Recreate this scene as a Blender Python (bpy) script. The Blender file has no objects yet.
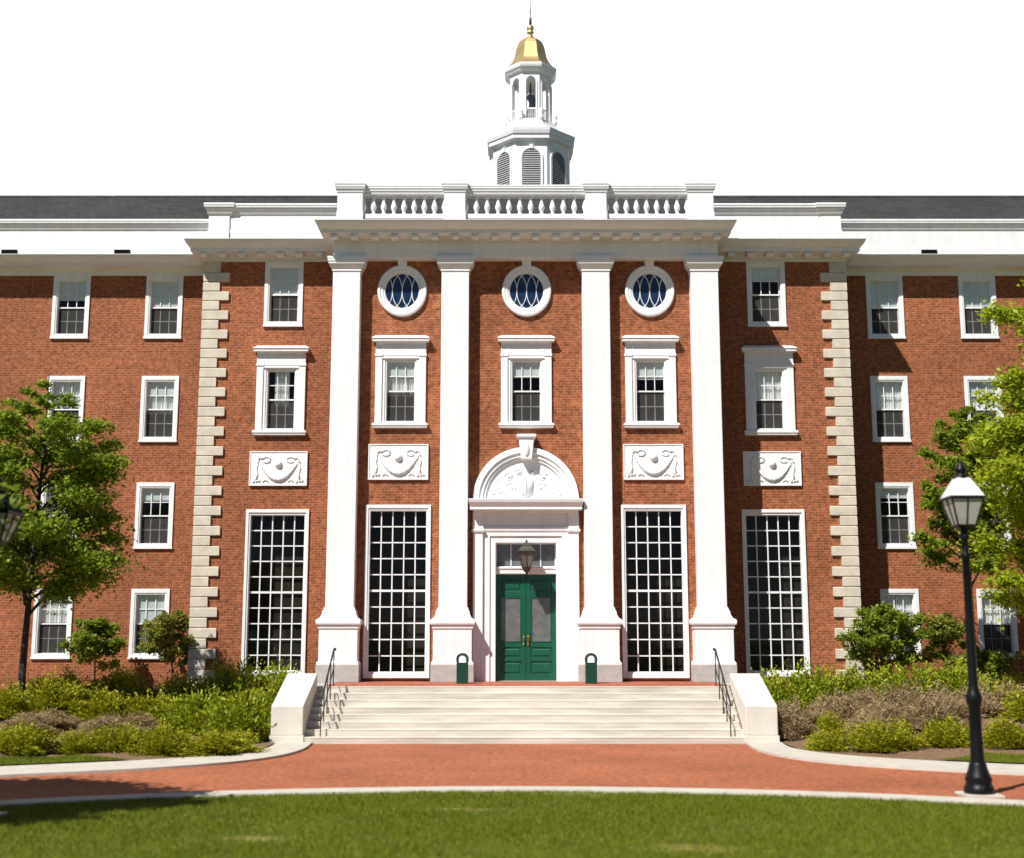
import bpy, bmesh, math, random
import numpy as np
from mathutils import Vector
R = math.radians
S = bpy.context.scene
COL = S.collection

# ---------------------------------------------------------------- camera
cam_d = bpy.data.cameras.new('camera')
cam = bpy.data.objects.new('camera', cam_d); COL.objects.link(cam)
cam_d.sensor_fit = 'HORIZONTAL'; cam_d.sensor_width = 36.0
cam_d.lens = 36.0 * 1260 / 1024
cam_d.clip_end = 2000
cam.location = (-0.4, -36.0, 2.54)
cam.rotation_euler = (R(90 + 9.33), 0, 0)
cam_d.dof.use_dof = True
cam_d.dof.focus_distance = 38.0
cam_d.dof.aperture_fstop = 0.6
S.camera = cam

# ---------------------------------------------------------------- sky and sun
SUN = Vector((-0.83, -1.0, 1.55)).normalized()          # towards the sun
W = bpy.data.worlds.new('World'); S.world = W; W.use_nodes = True
nt = W.node_tree; nt.nodes.clear()
out = nt.nodes.new('ShaderNodeOutputWorld')
sky = nt.nodes.new('ShaderNodeTexSky'); sky.sky_type = 'NISHITA'; sky.sun_disc = False
sky.sun_elevation = math.asin(SUN.z)
sky.sun_rotation = math.atan2(SUN.x, SUN.y)
bg = nt.nodes.new('ShaderNodeBackground'); bg.inputs[1].default_value = 0.05
sky.altitude = 2000; sky.air_density = 0.8; sky.dust_density = 0.2; sky.ozone_density = 4.0
nt.links.new(sky.outputs[0], bg.inputs[0])
# made-up white patch of sky, only beyond the building so facade shade stays dark
bg2 = nt.nodes.new('ShaderNodeBackground'); bg2.inputs[0].default_value = (1, 1, 1, 1); bg2.inputs[1].default_value = 1.0
tc = nt.nodes.new('ShaderNodeTexCoord'); sp = nt.nodes.new('ShaderNodeSeparateXYZ')
nz = nt.nodes.new('ShaderNodeTexNoise'); nz.inputs['Scale'].default_value = 2.5; nz.inputs['Detail'].default_value = 5
ad = nt.nodes.new('ShaderNodeMath'); ad.operation = 'MULTIPLY_ADD'; ad.inputs[1].default_value = 0.35
mr = nt.nodes.new('ShaderNodeMapRange'); mr.interpolation_type = 'SMOOTHSTEP'
mr.inputs['From Min'].default_value = 0.42; mr.inputs['From Max'].default_value = 0.72
mx = nt.nodes.new('ShaderNodeMixShader')
L = nt.links.new
L(tc.outputs['Generated'], sp.inputs[0]); L(tc.outputs['Generated'], nz.inputs['Vector'])
L(nz.outputs[0], ad.inputs[0]); L(sp.outputs['Y'], ad.inputs[2]); L(ad.outputs[0], mr.inputs['Value'])
mr2 = nt.nodes.new('ShaderNodeMapRange'); mr2.interpolation_type = 'SMOOTHSTEP'   # added white patch ends above the frame, to light the ground less
mr2.inputs['From Min'].default_value = 0.72; mr2.inputs['From Max'].default_value = 0.56
fm = nt.nodes.new('ShaderNodeMath'); fm.operation = 'MULTIPLY'
L(sp.outputs['Z'], mr2.inputs['Value']); L(mr.outputs[0], fm.inputs[0]); L(mr2.outputs[0], fm.inputs[1])
L(fm.outputs[0], mx.inputs[0]); L(bg.outputs[0], mx.inputs[1]); L(bg2.outputs[0], mx.inputs[2]); L(mx.outputs[0], out.inputs[0])

sd = bpy.data.lights.new('sun', 'SUN'); sd.energy = 5.0; sd.angle = R(0.5); sd.color = (1.0, 0.965, 0.92)
sun = bpy.data.objects.new('sun', sd); COL.objects.link(sun)
sun.rotation_euler = SUN.to_track_quat('Z', 'Y').to_euler(); sun.location = (-30, -40, 60)

S.view_settings.view_transform = 'Standard'
S.view_settings.look = 'None'
S.view_settings.exposure = 0.5
S.view_settings.gamma = 1.0
S.view_settings.use_curve_mapping = False
S.cycles.max_bounces = 6; S.cycles.transparent_max_bounces = 12

# ---------------------------------------------------------------- materials
def mat(name, col, rough=0.6, metal=0.0, noise=None, bump=None, spec=0.5, stretch=None):
    """noise = (scale, amount) mottling; bump = (scale, strength)"""
    m = bpy.data.materials.new(name); m.use_nodes = True
    t = m.node_tree; b = t.nodes['Principled BSDF']
    b.inputs['Base Color'].default_value = (*col, 1); b.inputs['Roughness'].default_value = rough
    b.inputs['Metallic'].default_value = metal; b.inputs['Specular IOR Level'].default_value = spec
    tcn = t.nodes.new('ShaderNodeTexCoord')
    if noise:
        n = t.nodes.new('ShaderNodeTexNoise'); n.inputs['Scale'].default_value = noise[0]; n.inputs['Detail'].default_value = 6
        n.inputs['Roughness'].default_value = 0.65
        if stretch:
            mp = t.nodes.new('ShaderNodeMapping'); mp.inputs['Scale'].default_value = stretch
            t.links.new(tcn.outputs['Object'], mp.inputs[0]); t.links.new(mp.outputs[0], n.inputs['Vector'])
        else: t.links.new(tcn.outputs['Object'], n.inputs['Vector'])
        mrn = t.nodes.new('ShaderNodeMapRange'); mrn.inputs['From Min'].default_value = 0.3; mrn.inputs['From Max'].default_value = 0.7
        mrn.inputs['To Min'].default_value = 1 - noise[1]; mrn.inputs['To Max'].default_value = 1 + noise[1] * 0.6
        t.links.new(n.outputs[0], mrn.inputs['Value'])
        v = t.nodes.new('ShaderNodeVectorMath'); v.operation = 'SCALE'; v.inputs[0].default_value = col
        t.links.new(mrn.outputs[0], v.inputs['Scale']); t.links.new(v.outputs[0], b.inputs['Base Color'])
    if bump:
        n = t.nodes.new('ShaderNodeTexNoise'); n.inputs['Scale'].default_value = bump[0]; n.inputs['Detail'].default_value = 5
        t.links.new(tcn.outputs['Object'], n.inputs['Vector'])
        bp = t.nodes.new('ShaderNodeBump'); bp.inputs['Strength'].default_value = bump[1]; bp.inputs['Distance'].default_value = 0.02
        t.links.new(n.outputs[0], bp.inputs['Height']); t.links.new(bp.outputs[0], b.inputs['Normal'])
    return m

def brick_mat(name, c1, c2, cm, bw, rh, mortar, mode, bumpk=0.4):
    m = bpy.data.materials.new(name); m.use_nodes = True
    t = m.node_tree; b = t.nodes['Principled BSDF']; N = t.nodes.new; K = t.links.new
    b.inputs['Roughness'].default_value = 0.85; b.inputs['Specular IOR Level'].default_value = 0.25
    tcn = N('ShaderNodeTexCoord'); s = N('ShaderNodeSeparateXYZ'); c = N('ShaderNodeCombineXYZ')
    K(tcn.outputs['Object'], s.inputs[0])
    if mode == 'wall':
        a = N('ShaderNodeMath'); a.operation = 'ADD'; K(s.outputs['X'], a.inputs[0]); K(s.outputs['Y'], a.inputs[1])
        K(a.outputs[0], c.inputs['X']); K(s.outputs['Z'], c.inputs['Y'])
    else:
        K(s.outputs['X'], c.inputs['X']); K(s.outputs['Y'], c.inputs['Y'])
    br = N('ShaderNodeTexBrick'); br.inputs['Scale'].default_value = 1.0
    br.inputs['Brick Width'].default_value = bw; br.inputs['Row Height'].default_value = rh
    br.inputs['Mortar Size'].default_value = mortar; br.inputs['Mortar Smooth'].default_value = 0.2; br.inputs['Bias'].default_value = -0.1
    br.inputs['Color1'].default_value = (*c1, 1); br.inputs['Color2'].default_value = (*c2, 1); br.inputs['Mortar'].default_value = (*cm, 1)
    K(c.outputs[0], br.inputs['Vector'])
    n = N('ShaderNodeTexNoise'); n.inputs['Scale'].default_value = 0.35; n.inputs['Detail'].default_value = 8; n.inputs['Roughness'].default_value = 0.7
    K(tcn.outputs['Object'], n.inputs['Vector'])
    mrn = N('ShaderNodeMapRange'); mrn.inputs['From Min'].default_value = 0.25; mrn.inputs['From Max'].default_value = 0.75
    mrn.inputs['To Min'].default_value = 0.70; mrn.inputs['To Max'].default_value = 1.26
    K(n.outputs[0], mrn.inputs['Value'])
    n2 = N('ShaderNodeTexNoise'); n2.inputs['Scale'].default_value = 8.5; n2.inputs['Detail'].default_value = 3
    K(tcn.outputs['Object'], n2.inputs['Vector'])
    mr2 = N('ShaderNodeMapRange'); mr2.inputs['From Min'].default_value = 0.3; mr2.inputs['From Max'].default_value = 0.7
    mr2.inputs['To Min'].default_value = 0.66; mr2.inputs['To Max'].default_value = 1.34
    K(n2.outputs[0], mr2.inputs['Value'])
    mu = N('ShaderNodeMath'); mu.operation = 'MULTIPLY'; K(mrn.outputs[0], mu.inputs[0]); K(mr2.outputs[0], mu.inputs[1])
    v = N('ShaderNodeVectorMath'); v.operation = 'SCALE'; K(br.outputs['Color'], v.inputs[0]); K(mu.outputs[0], v.inputs['Scale'])
    K(v.outputs[0], b.inputs['Base Color'])
    bp = N('ShaderNodeBump'); bp.inputs['Strength'].default_value = bumpk; bp.inputs['Distance'].default_value = 0.01; bp.invert = True
    K(br.outputs['Fac'], bp.inputs['Height']); K(bp.outputs[0], b.inputs['Normal'])
    return m

def leaf_mat(name, c1, c2, trans=0.35):
    m = bpy.data.materials.new(name); m.use_nodes = True
    t = m.node_tree; t.nodes.clear(); N = t.nodes.new; K = t.links.new
    o = N('ShaderNodeOutputMaterial'); g = N('ShaderNodeNewGeometry'); r = N('ShaderNodeValToRGB')
    r.color_ramp.elements[0].color = (*c1, 1); r.color_ramp.elements[1].color = (*c2, 1)
    K(g.outputs['Random Per Island'], r.inputs[0])
    d = N('ShaderNodeBsdfPrincipled'); d.inputs['Roughness'].default_value = 0.55; d.inputs['Specular IOR Level'].default_value = 0.3
    tr = N('ShaderNodeBsdfTranslucent'); mxs = N('ShaderNodeMixShader'); mxs.inputs[0].default_value = trans
    K(r.outputs[0], d.inputs['Base Color']); K(r.outputs[0], tr.inputs[0])
    K(d.outputs[0], mxs.inputs[1]); K(tr.outputs[0], mxs.inputs[2]); K(mxs.outputs[0], o.inputs[0])
    return m

def glass_mat(name, tint, refl=1.0):
    m = bpy.data.materials.new(name); m.use_nodes = True
    t = m.node_tree; t.nodes.clear(); N = t.nodes.new; K = t.links.new
    o = N('ShaderNodeOutputMaterial'); a = N('ShaderNodeBsdfTransparent'); a.inputs[0].default_value = (*tint, 1)
    g = N('ShaderNodeBsdfGlossy'); g.inputs['Roughness'].default_value = 0.02
    f = N('ShaderNodeFresnel'); f.inputs[0].default_value = 1.52
    tcn = N('ShaderNodeTexCoord'); n = N('ShaderNodeTexNoise'); n.inputs['Scale'].default_value = 1.3; n.inputs['Detail'].default_value = 1
    K(tcn.outputs['Object'], n.inputs['Vector'])
    bp = N('ShaderNodeBump'); bp.inputs['Strength'].default_value = 0.25; bp.inputs['Distance'].default_value = 0.02
    K(n.outputs[0], bp.inputs['Height']); K(bp.outputs[0], g.inputs['Normal'])
    mxs = N('ShaderNodeMixShader')
    if refl != 1.0:
        mm = N('ShaderNodeMath'); mm.operation = 'MULTIPLY'; mm.inputs[1].default_value = refl
        K(f.outputs[0], mm.inputs[0]); K(mm.outputs[0], mxs.inputs[0])
    else:
        K(f.outputs[0], mxs.inputs[0])
    K(a.outputs[0], mxs.inputs[1]); K(g.outputs[0], mxs.inputs[2]); K(mxs.outputs[0], o.inputs[0])
    return m

M = {}
M['brick'] = brick_mat('red brick', (.325, .095, .037), (.215, .059, .022), (.315, .15, .078), .19, .078, .011, 'wall')
M['white'] = mat('white paint', (.79, .79, .79), .5, noise=(1.6, .07), stretch=(2.5,2.5,.5), bump=(3, .03))
M['white2'] = mat('white painted timber', (.78, .78, .775), .5, noise=(2.2, .09), stretch=(2.5,2.5,.6))
M['ashlar'] = mat('sandstone', (.60, .535, .43), .85, noise=(2.4, .2), bump=(30, .3))
M['plinth'] = mat('grey granite', (.42, .40, .37), .8, noise=(5, .2), bump=(40, .2))
M['step'] = mat('pale limestone', (.57, .525, .445), .85, noise=(1.3, .28), stretch=(.45,2.5,4), bump=(25, .25))
M['cheek'] = mat('cast stone', (.62, .575, .50), .85, noise=(2.5, .1), bump=(25, .15))
M['kerb'] = mat('concrete kerb', (.50, .46, .39), .9, noise=(2.5, .15), bump=(30, .2))
M['paver'] = brick_mat('clay pavers', (.345, .112, .050), (.31, .10, .045), (.30, .115, .06), .22, .11, .006, 'floor', .2)
M['tread'] = brick_mat('terrace brick', (.37, .10, .05), (.28, .07, .035), (.33, .18, .12), .22, .11, .008, 'floor', .2)
M['slate'] = brick_mat('slate roof', (.042, .042, .042), (.028, .028, .029), (.016, .016, .016), .36, .17, .01, 'wall', .6)
M['flash'] = mat('weathered lead flashing', (.14, .105, .085), .7, noise=(3, .25))
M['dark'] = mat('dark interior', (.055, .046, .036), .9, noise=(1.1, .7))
M['pane'] = glass_mat('window glass', (.93, .95, .94), .55)
def screen_mat():
    m = bpy.data.materials.new('insect screen mesh'); m.use_nodes = True; t = m.node_tree; b = t.nodes['Principled BSDF']
    b.inputs['Base Color'].default_value = (.06, .057, .052, 1); b.inputs['Roughness'].default_value = .9; b.inputs['Alpha'].default_value = .55; return m
M['screen'] = screen_mat()
M['tallpane'] = glass_mat('old wavy glass', (.72, .72, .68), .35)
M['blueglass'] = mat('deep blue glass', (.012, .03, .08), .06, noise=(6, .5))
M['greyglass'] = mat('grey transom glass', (.13, .135, .13), .08, noise=(4, .35))
M['blind'] = mat('roller blind', (.84, .88, .86), .8, noise=(3, .12))
M['curtain'] = mat('net curtain', (.93, .94, .91), .85, noise=(7, .15))
M['green'] = mat('dark green gloss paint', (.006, .085, .046), .32, noise=(3, .15))
M['bingreen'] = mat('green bin enamel', (.006, .05, .026), .38, noise=(3, .15))
M['black'] = mat('black cast iron', (.005, .005, .005), .42, noise=(8, .3), bump=(60, .15), spec=.22)
M['roofblack'] = mat('matt black lamp roof', (.008, .008, .008), .9, spec=.1)
M['ironrail'] = mat('dark iron rail', (.02, .019, .018), .5)
M['bronze'] = mat('weathered bronze', (.075, .07, .055), .5, .3, noise=(9, .4))
M['lampglass'] = mat('frosted lamp glass', (.42, .40, .35), .25, noise=(6, .2))
M['alum'] = mat('pale painted lamp roof', (.62, .62, .60), .45, noise=(4, .08))
M['brass'] = mat('brass', (.55, .36, .10), .3, 1.0)
M['gold'] = mat('gilded copper', (.80, .60, .29), .42, 1.0, noise=(2.5, .2))
M['spire'] = mat('grey steel', (.16, .18, .22), .45, .6)
M['louvre'] = mat('louvre grey paint', (.40, .40, .40), .6)
M['bark'] = mat('dark bark', (.045, .032, .024), .95, noise=(9, .4), bump=(25, .8))
M['twig'] = mat('reddish twigs', (.12, .065, .04), .9, noise=(9, .3))
M['leaf_tree'] = leaf_mat('tree leaves', (.11, .18, .012), (.31, .40, .028), .46)
M['leaf_bright'] = leaf_mat('sunny tree leaves', (.22, .30, .014), (.48, .53, .03), .52)
M['leaf_small'] = leaf_mat('small tree leaves', (.11, .18, .014), (.28, .34, .028), .42)
M['leaf_rust'] = leaf_mat('turning leaves', (.15, .21, .02), (.32, .29, .05), .42)
M['leaf_shrub'] = leaf_mat('yellow green shrub', (.21, .225, .008), (.40, .385, .016), .3)
M['leaf_hedge'] = leaf_mat('bright hedge', (.19, .25, .012), (.40, .43, .022), .3)
M['dry'] = leaf_mat('dry stems', (.25, .17, .08), (.45, .335, .185), .25)
M['blade'] = leaf_mat('grass blades', (.10, .135, .005), (.225, .25, .012), .34)

# lawn sheet: mottled green with straw-coloured worn spots
def lawn_mat():
    m = mat('lawn soil and turf', (.07, .10, .014), .95)
    t = m.node_tree; b = t.nodes['Principled BSDF']; N = t.nodes.new; K = t.links.new
    tcn = N('ShaderNodeTexCoord')
    a = N('ShaderNodeTexNoise'); a.inputs['Scale'].default_value = .9; a.inputs['Detail'].default_value = 6; a.inputs['Roughness'].default_value = .7
    K(tcn.outputs['Object'], a.inputs['Vector'])
    r = N('ShaderNodeValToRGB'); e = r.color_ramp.elements
    e[0].position = .3; e[0].color = (.045, .066, .005, 1); e[1].position = .72; e[1].color = (.115, .125, .013, 1)
    K(a.outputs[0], r.inputs[0]); col = r.outputs[0]
    for cx, cy, rx, ry in ((.5,-14.75,1.5,.22),(-3.6,-19.4,.5,.35),(1.9,-20.1,.9,.4),(-1.2,-16.6,.8,.2)):    # worn straw patches
        mp = N('ShaderNodeMapping'); mp.inputs['Location'].default_value = (-cx/rx, -cy/ry, 0); mp.inputs['Scale'].default_value = (1/rx, 1/ry, 0)
        ln = N('ShaderNodeVectorMath'); ln.operation = 'LENGTH'; K(tcn.outputs['Object'], mp.inputs[0]); K(mp.outputs[0], ln.inputs[0])
        am = N('ShaderNodeMath'); am.operation = 'MULTIPLY_ADD'; am.inputs[1].default_value = .6; K(ln.outputs['Value'], am.inputs[0])
        a3 = N('ShaderNodeTexNoise'); a3.inputs['Scale'].default_value = 3.5; a3.inputs['Detail'].default_value = 6; K(tcn.outputs['Object'], a3.inputs['Vector'])
        sc = N('ShaderNodeMath'); sc.operation = 'MULTIPLY'; sc.inputs[1].default_value = 2.0; K(a3.outputs[0], sc.inputs[0]); K(sc.outputs[0], am.inputs[2])
        q = N('ShaderNodeMapRange'); q.interpolation_type = 'SMOOTHSTEP'; q.inputs['From Min'].default_value = 1.7; q.inputs['From Max'].default_value = 1.0; K(am.outputs[0], q.inputs['Value'])
        mxx = N('ShaderNodeMix'); mxx.data_type = 'RGBA'; mxx.inputs[7].default_value = (.25, .215, .07, 1); K(q.outputs[0], mxx.inputs[0]); K(col, mxx.inputs[6]); col = mxx.outputs[2]
    K(col, b.inputs['Base Color'])
    b.inputs['Specular IOR Level'].default_value = .1
    return m
M['lawn'] = lawn_mat()
def mulch_mat():
    m = mat('bark mulch', (.11, .06, .035), .95, bump=(35, .9))
    t = m.node_tree; b = t.nodes['Principled BSDF']; N = t.nodes.new; K = t.links.new
    tcn = N('ShaderNodeTexCoord')
    a = N('ShaderNodeTexNoise'); a.inputs['Scale'].default_value = 9; a.inputs['Detail'].default_value = 8; a.inputs['Roughness'].default_value = .8
    K(tcn.outputs['Object'], a.inputs['Vector'])
    r = N('ShaderNodeValToRGB'); e = r.color_ramp.elements
    e[0].position = .3; e[0].color = (.07, .038, .02, 1); e[1].position = .7; e[1].color = (.28, .165, .088, 1)
    K(a.outputs[0], r.inputs[0]); K(r.outputs[0], b.inputs['Base Color'])
    return m
M['mulch'] = mulch_mat()

# ---------------------------------------------------------------- mesh helpers
class MB:
    def __init__(s): s.v = []; s.f = []
    def add(s, vs, fs):
        o = len(s.v); s.v += [tuple(p) for p in vs]; s.f += [tuple(i + o for i in f) for f in fs]
    def box(s, x0, x1, y0, y1, z0, z1):
        s.add([(x0,y0,z0),(x1,y0,z0),(x1,y1,z0),(x0,y1,z0),(x0,y0,z1),(x1,y0,z1),(x1,y1,z1),(x0,y1,z1)],
              [(0,3,2,1),(4,5,6,7),(0,1,5,4),(1,2,6,5),(2,3,7,6),(3,0,4,7)])
    def extr(s, poly, y0, y1):                       # polygon in (x, z) pushed along y
        n = len(poly)
        s.add([(x,y0,z) for x,z in poly] + [(x,y1,z) for x,z in poly],
              [tuple(range(n)), tuple(range(2*n-1, n-1, -1))] + [(i, i+n, (i+1)%n+n, (i+1)%n) for i in range(n)])
    def extr_x(s, poly, x0, x1):                     # polygon in (y, z) pushed along x
        n = len(poly)
        s.add([(x0,y,z) for y,z in poly] + [(x1,y,z) for y,z in poly],
              [tuple(range(n)), tuple(range(2*n-1, n-1, -1))] + [(i, i+n, (i+1)%n+n, (i+1)%n) for i in range(n)])
    def stack(s, prof, x0, x1, y0, y1, kl=1.0, kr=1.0):   # mouldings: profile of (offset, z); back stays at y1
        for i, (o, z) in enumerate(prof):
            s.v += [(x0-o*kl, y0-o, z), (x1+o*kr, y0-o, z), (x1+o*kr, y1, z), (x0-o*kl, y1, z)]
        b = len(s.v) - 4*len(prof)
        s.f.append((b, b+3, b+2, b+1)); t = len(s.v)-4; s.f.append((t, t+1, t+2, t+3))
        for i in range(len(prof)-1):
            a = b+4*i; c = a+4
            for k in range(4): s.f.append((a+k, a+(k+1)%4, c+(k+1)%4, c+k))
    def lathe(s, prof, cx=0, cy=0, n=16, rot=0.0):
        b = len(s.v)
        for r, z in prof:
            for k in range(n):
                a = rot + 2*math.pi*k/n; s.v.append((cx+r*math.cos(a), cy+r*math.sin(a), z))
        for i in range(len(prof)-1):
            for k in range(n):
                p = b+i*n; q = p+n; s.f.append((p+k, p+(k+1)%n, q+(k+1)%n, q+k))
        s.f.append(tuple(b+k for k in range(n-1, -1, -1))); e = b+(len(prof)-1)*n; s.f.append(tuple(e+k for k in range(n)))
    def tube(s, pts, r, n=6):
        pts = [Vector(p) for p in pts]; b = len(s.v); m = len(pts)
        rr = r if isinstance(r, (list, tuple)) else [r]*m
        for i, p in enumerate(pts):
            d = (pts[min(i+1, m-1)] - pts[max(i-1, 0)]).normalized()
            u = d.cross(Vector((0, 0, 1)) if abs(d.z) < .9 else Vector((1, 0, 0))).normalized(); w = d.cross(u)
            for k in range(n):
                a = 2*math.pi*k/n; q = p + (u*math.cos(a) + w*math.sin(a))*rr[i]; s.v.append(tuple(q))
        for i in range(m-1):
            for k in range(n):
                p = b+i*n; q = p+n; s.f.append((p+k, p+(k+1)%n, q+(k+1)%n, q+k))
        s.f.append(tuple(b+k for k in range(n-1, -1, -1))); e = b+(m-1)*n; s.f.append(tuple(e+k for k in range(n)))
    def ball(s, cx, cy, cz, rx, ry, rz, n=12, m=8):
        b = len(s.v); s.v.append((cx, cy, cz-rz))
        for i in range(1, m):
            t = math.pi*i/m - math.pi/2
            for k in range(n):
                a = 2*math.pi*k/n; s.v.append((cx+rx*math.cos(t)*math.cos(a), cy+ry*math.cos(t)*math.sin(a), cz+rz*math.sin(t)))
        s.v.append((cx, cy, cz+rz)); t = len(s.v)-1
        for k in range(n): s.f.append((b, b+1+(k+1)%n, b+1+k)); e = b+1+(m-2)*n; s.f.append((e+k, e+(k+1)%n, t))
        for i in range(m-2):
            for k in range(n):
                p = b+1+i*n; q = p+n; s.f.append((p+k, p+(k+1)%n, q+(k+1)%n, q+k))
    def frame(s, x0, x1, z0, z1, wl, wr, wb, wt, y0, y1):
        s.add([(x0,y0,z0),(x1,y0,z0),(x1,y0,z1),(x0,y0,z1),(x0+wl,y0,z0+wb),(x1-wr,y0,z0+wb),(x1-wr,y0,z1-wt),(x0+wl,y0,z1-wt),
               (x0,y1,z0),(x1,y1,z0),(x1,y1,z1),(x0,y1,z1),(x0+wl,y1,z0+wb),(x1-wr,y1,z0+wb),(x1-wr,y1,z1-wt),(x0+wl,y1,z1-wt)],
              [(0,1,5,4),(1,2,6,5),(2,3,7,6),(3,0,4,7),(8,12,13,9),(9,13,14,10),(10,14,15,11),(11,15,12,8),
               (0,8,9,1),(1,9,10,2),(2,10,11,3),(3,11,8,0),(4,5,13,12),(5,6,14,13),(6,7,15,14),(7,4,12,15)])
    def mesh(s, name):
        me = bpy.data.meshes.new(name); me.from_pydata(s.v, [], s.f)
        bm = bmesh.new(); bm.from_mesh(me); bmesh.ops.recalc_face_normals(bm, faces=bm.faces); bm.to_mesh(me); bm.free()
        return me
    def build(s, name, m, parent=None, loc=(0,0,0), smooth=False, bevel=0.0):
        return link(name, s.mesh(name), m, parent, loc, smooth, bevel)

def link(name, me, m, parent=None, loc=(0,0,0), smooth=False, bevel=0.0):
    if m is not None and not me.materials: me.materials.append(m)
    o = bpy.data.objects.new(name, me); COL.objects.link(o); o.location = loc
    if parent: o.parent = parent
    if smooth:
        me.polygons.foreach_set('use_smooth', [True]*len(me.polygons))
    if bevel:
        bv = o.modifiers.new('bevel', 'BEVEL'); bv.width = bevel; bv.segments = 2; bv.limit_method = 'ANGLE'; bv.angle_limit = R(40)
    return o
def tag(o, label, cat, group=None):
    o['label'] = label; o['category'] = cat
    if group: o['group'] = group
    return o
def empty(name, label, cat, loc=(0,0,0), group=None):
    o = bpy.data.objects.new(name, None); COL.objects.link(o); o.location = loc; o.empty_display_size = .3
    return tag(o, label, cat, group)
def kind(o, k): o['kind'] = k; return o

# ================================================================ GROUND
# kerb lines of the brick path (right side; the left one mirrors it)
KIN = [(5.15,-5.22),(5.08,-6.4),(5.1,-7.4),(5.32,-8.6),(5.9,-9.8),(7.0,-10.9),(8.3,-11.75),(9.6,-12.4),(12,-13.9),(15,-16.3),(18,-19.9),(20.3,-24.5)]
KOUT = [(6.0,-5.22),(5.92,-6.2),(5.95,-7.0),(6.3,-8.0),(7.05,-8.95),(8.1,-9.75),(9.2,-10.35),(10.3,-10.9),(12.9,-12.3),(16,-14.9),(19.2,-18.8),(21.6,-23.8)]
def spline(P, n=6):
    P = [Vector(p) for p in P]; o = []
    for i in range(len(P)-1):
        a = P[max(i-1,0)]; b = P[i]; c = P[i+1]; d = P[min(i+2,len(P)-1)]
        for k in range(n):
            t = k/n
            o.append(.5*((2*b)+(c-a)*t+(2*a-5*b+4*c-d)*t*t+(3*b-a-3*c+d)*t**3))
    o.append(P[-1]); return [(p.x, p.y) for p in o]
KIN = spline(KIN); KOUT = spline(KOUT)
NEAR = [( -.4+17.85*math.sin(R(a)), -31.8+17.85*math.cos(R(a))) for a in range(-84, 85, 3)]
NEARIN = [( -.4+17.3*math.sin(R(a)), -31.8+17.3*math.cos(R(a))) for a in range(-84, 85, 3)]

g = MB(); g.add([(-300,-300,0),(300,-300,0),(300,300,0),(-300,300,0)], [(0,1,2,3)])
kind(g.build('lawn', M['lawn']), 'structure')
pp = NEAR + list(reversed(KIN)) + [(-x, y) for x, y in KIN]
g = MB(); g.add([(x, y, .006) for x, y in pp], [tuple(range(len(pp)))])
kind(g.build('path', M['paver']), 'structure')
def ribbon(name, A, B, z0, z1, m):
    b = MB()
    for i in range(len(A)-1):
        q = [A[i], A[i+1], B[i+1], B[i]]
        b.add([(x,y,z0) for x,y in q] + [(x,y,z1) for x,y in q], [(4,5,6,7),(0,1,5,4),(2,3,7,6)])
    o = b.build(name, m)
    bm = bmesh.new(); bm.from_mesh(o.data); bmesh.ops.remove_doubles(bm, verts=bm.verts, dist=1e-4)
    bmesh.ops.recalc_face_normals(bm, faces=bm.faces); bm.to_mesh(o.data); bm.free()
    return kind(o, 'structure')
ribbon('kerb', KIN, KOUT, -.02, .055, M['kerb'])
ribbon('kerb', [(-x,y) for x,y in KIN], [(-x,y) for x,y in KOUT], -.02, .055, M['kerb'])
ribbon('kerb', NEARIN, NEAR, -.02, .03, M['kerb'])

KO = np.array(KOUT)
def kdist(x, y):                                        # signed: positive on the bed side of the far kerb
    x = np.abs(x); best = np.full(np.shape(x), 1e9); sgn = np.zeros(np.shape(x))
    for (ax, ay), (bx, by) in zip(KO[:-1], KO[1:]):
        dx, dy = bx-ax, by-ay; t = np.clip(((x-ax)*dx+(y-ay)*dy)/(dx*dx+dy*dy), 0, 1)
        d = np.hypot(x-ax-t*dx, y-ay-t*dy); sg = np.sign(dx*(y-ay)-dy*(x-ax))
        m = d < best; best = np.where(m, d, best); sgn = np.where(m, sg, sgn)
    return best*sgn
def bed_z(x, y):
    d = np.clip(kdist(np.asarray(x, float), np.asarray(y, float)), 0, None); t = np.clip(d/7.5, 0, 1); t = t*t*(3-2*t)
    return .05 + .74*t + .03*np.sin(x*2.1+y*1.3)*np.clip(d, 0, 1)
def bed(side):
    xs = np.arange(6.0, 26.01, .2); ys = np.arange(-26.0, 3.61, .2)
    X, Y = np.meshgrid(xs, ys); D = kdist(X, Y); Z = np.where(D > -.25, bed_z(X*side, Y), -.2)
    Z = np.where((D <= 0) & (D > -.25), .02, Z)
    n = len(xs); v = np.stack([X*side, Y, Z], -1).reshape(-1, 3)
    fs = []; dd = D.ravel()
    for j in range(len(ys)-1):
        for i in range(n-1):
            a = j*n+i
            if max(dd[a], dd[a+1], dd[a+n], dd[a+n+1]) > -.05: fs.append((a, a+1, a+n+1, a+n))
    b = MB(); b.v = [tuple(p) for p in v]; b.f = fs
    me = b.mesh('planting_bed')
    return kind(link('planting_bed', me, M['mulch'], smooth=True), 'structure')
bed(1); bed(-1)
def verge(side):                                        # strip of turf between kerb and bed
    b = MB(); k = 0
    K2 = [(x, y) for x, y in KOUT if x > 8.0]
    for i, (x, y) in enumerate(K2):
        w = min(1.15, .3*i)
        p = K2[min(i+1, len(K2)-1)]; q = K2[max(i-1, 0)]
        tx, ty = p[0]-q[0], p[1]-q[1]; l = math.hypot(tx, ty); nx, ny = -ty/l, tx/l
        for s in (0.02, .5, 1):
            px, py = x+nx*w*s, y+ny*w*s
            b.v.append((px*side, py, float(bed_z(px*side, py))+.03))
        if i:
            for s in range(2): b.f.append((k-3+s, k+s, k+s+1, k-2+s))
        k += 3
    return kind(b.build('grass_verge', M['lawn']), 'structure')
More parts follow.
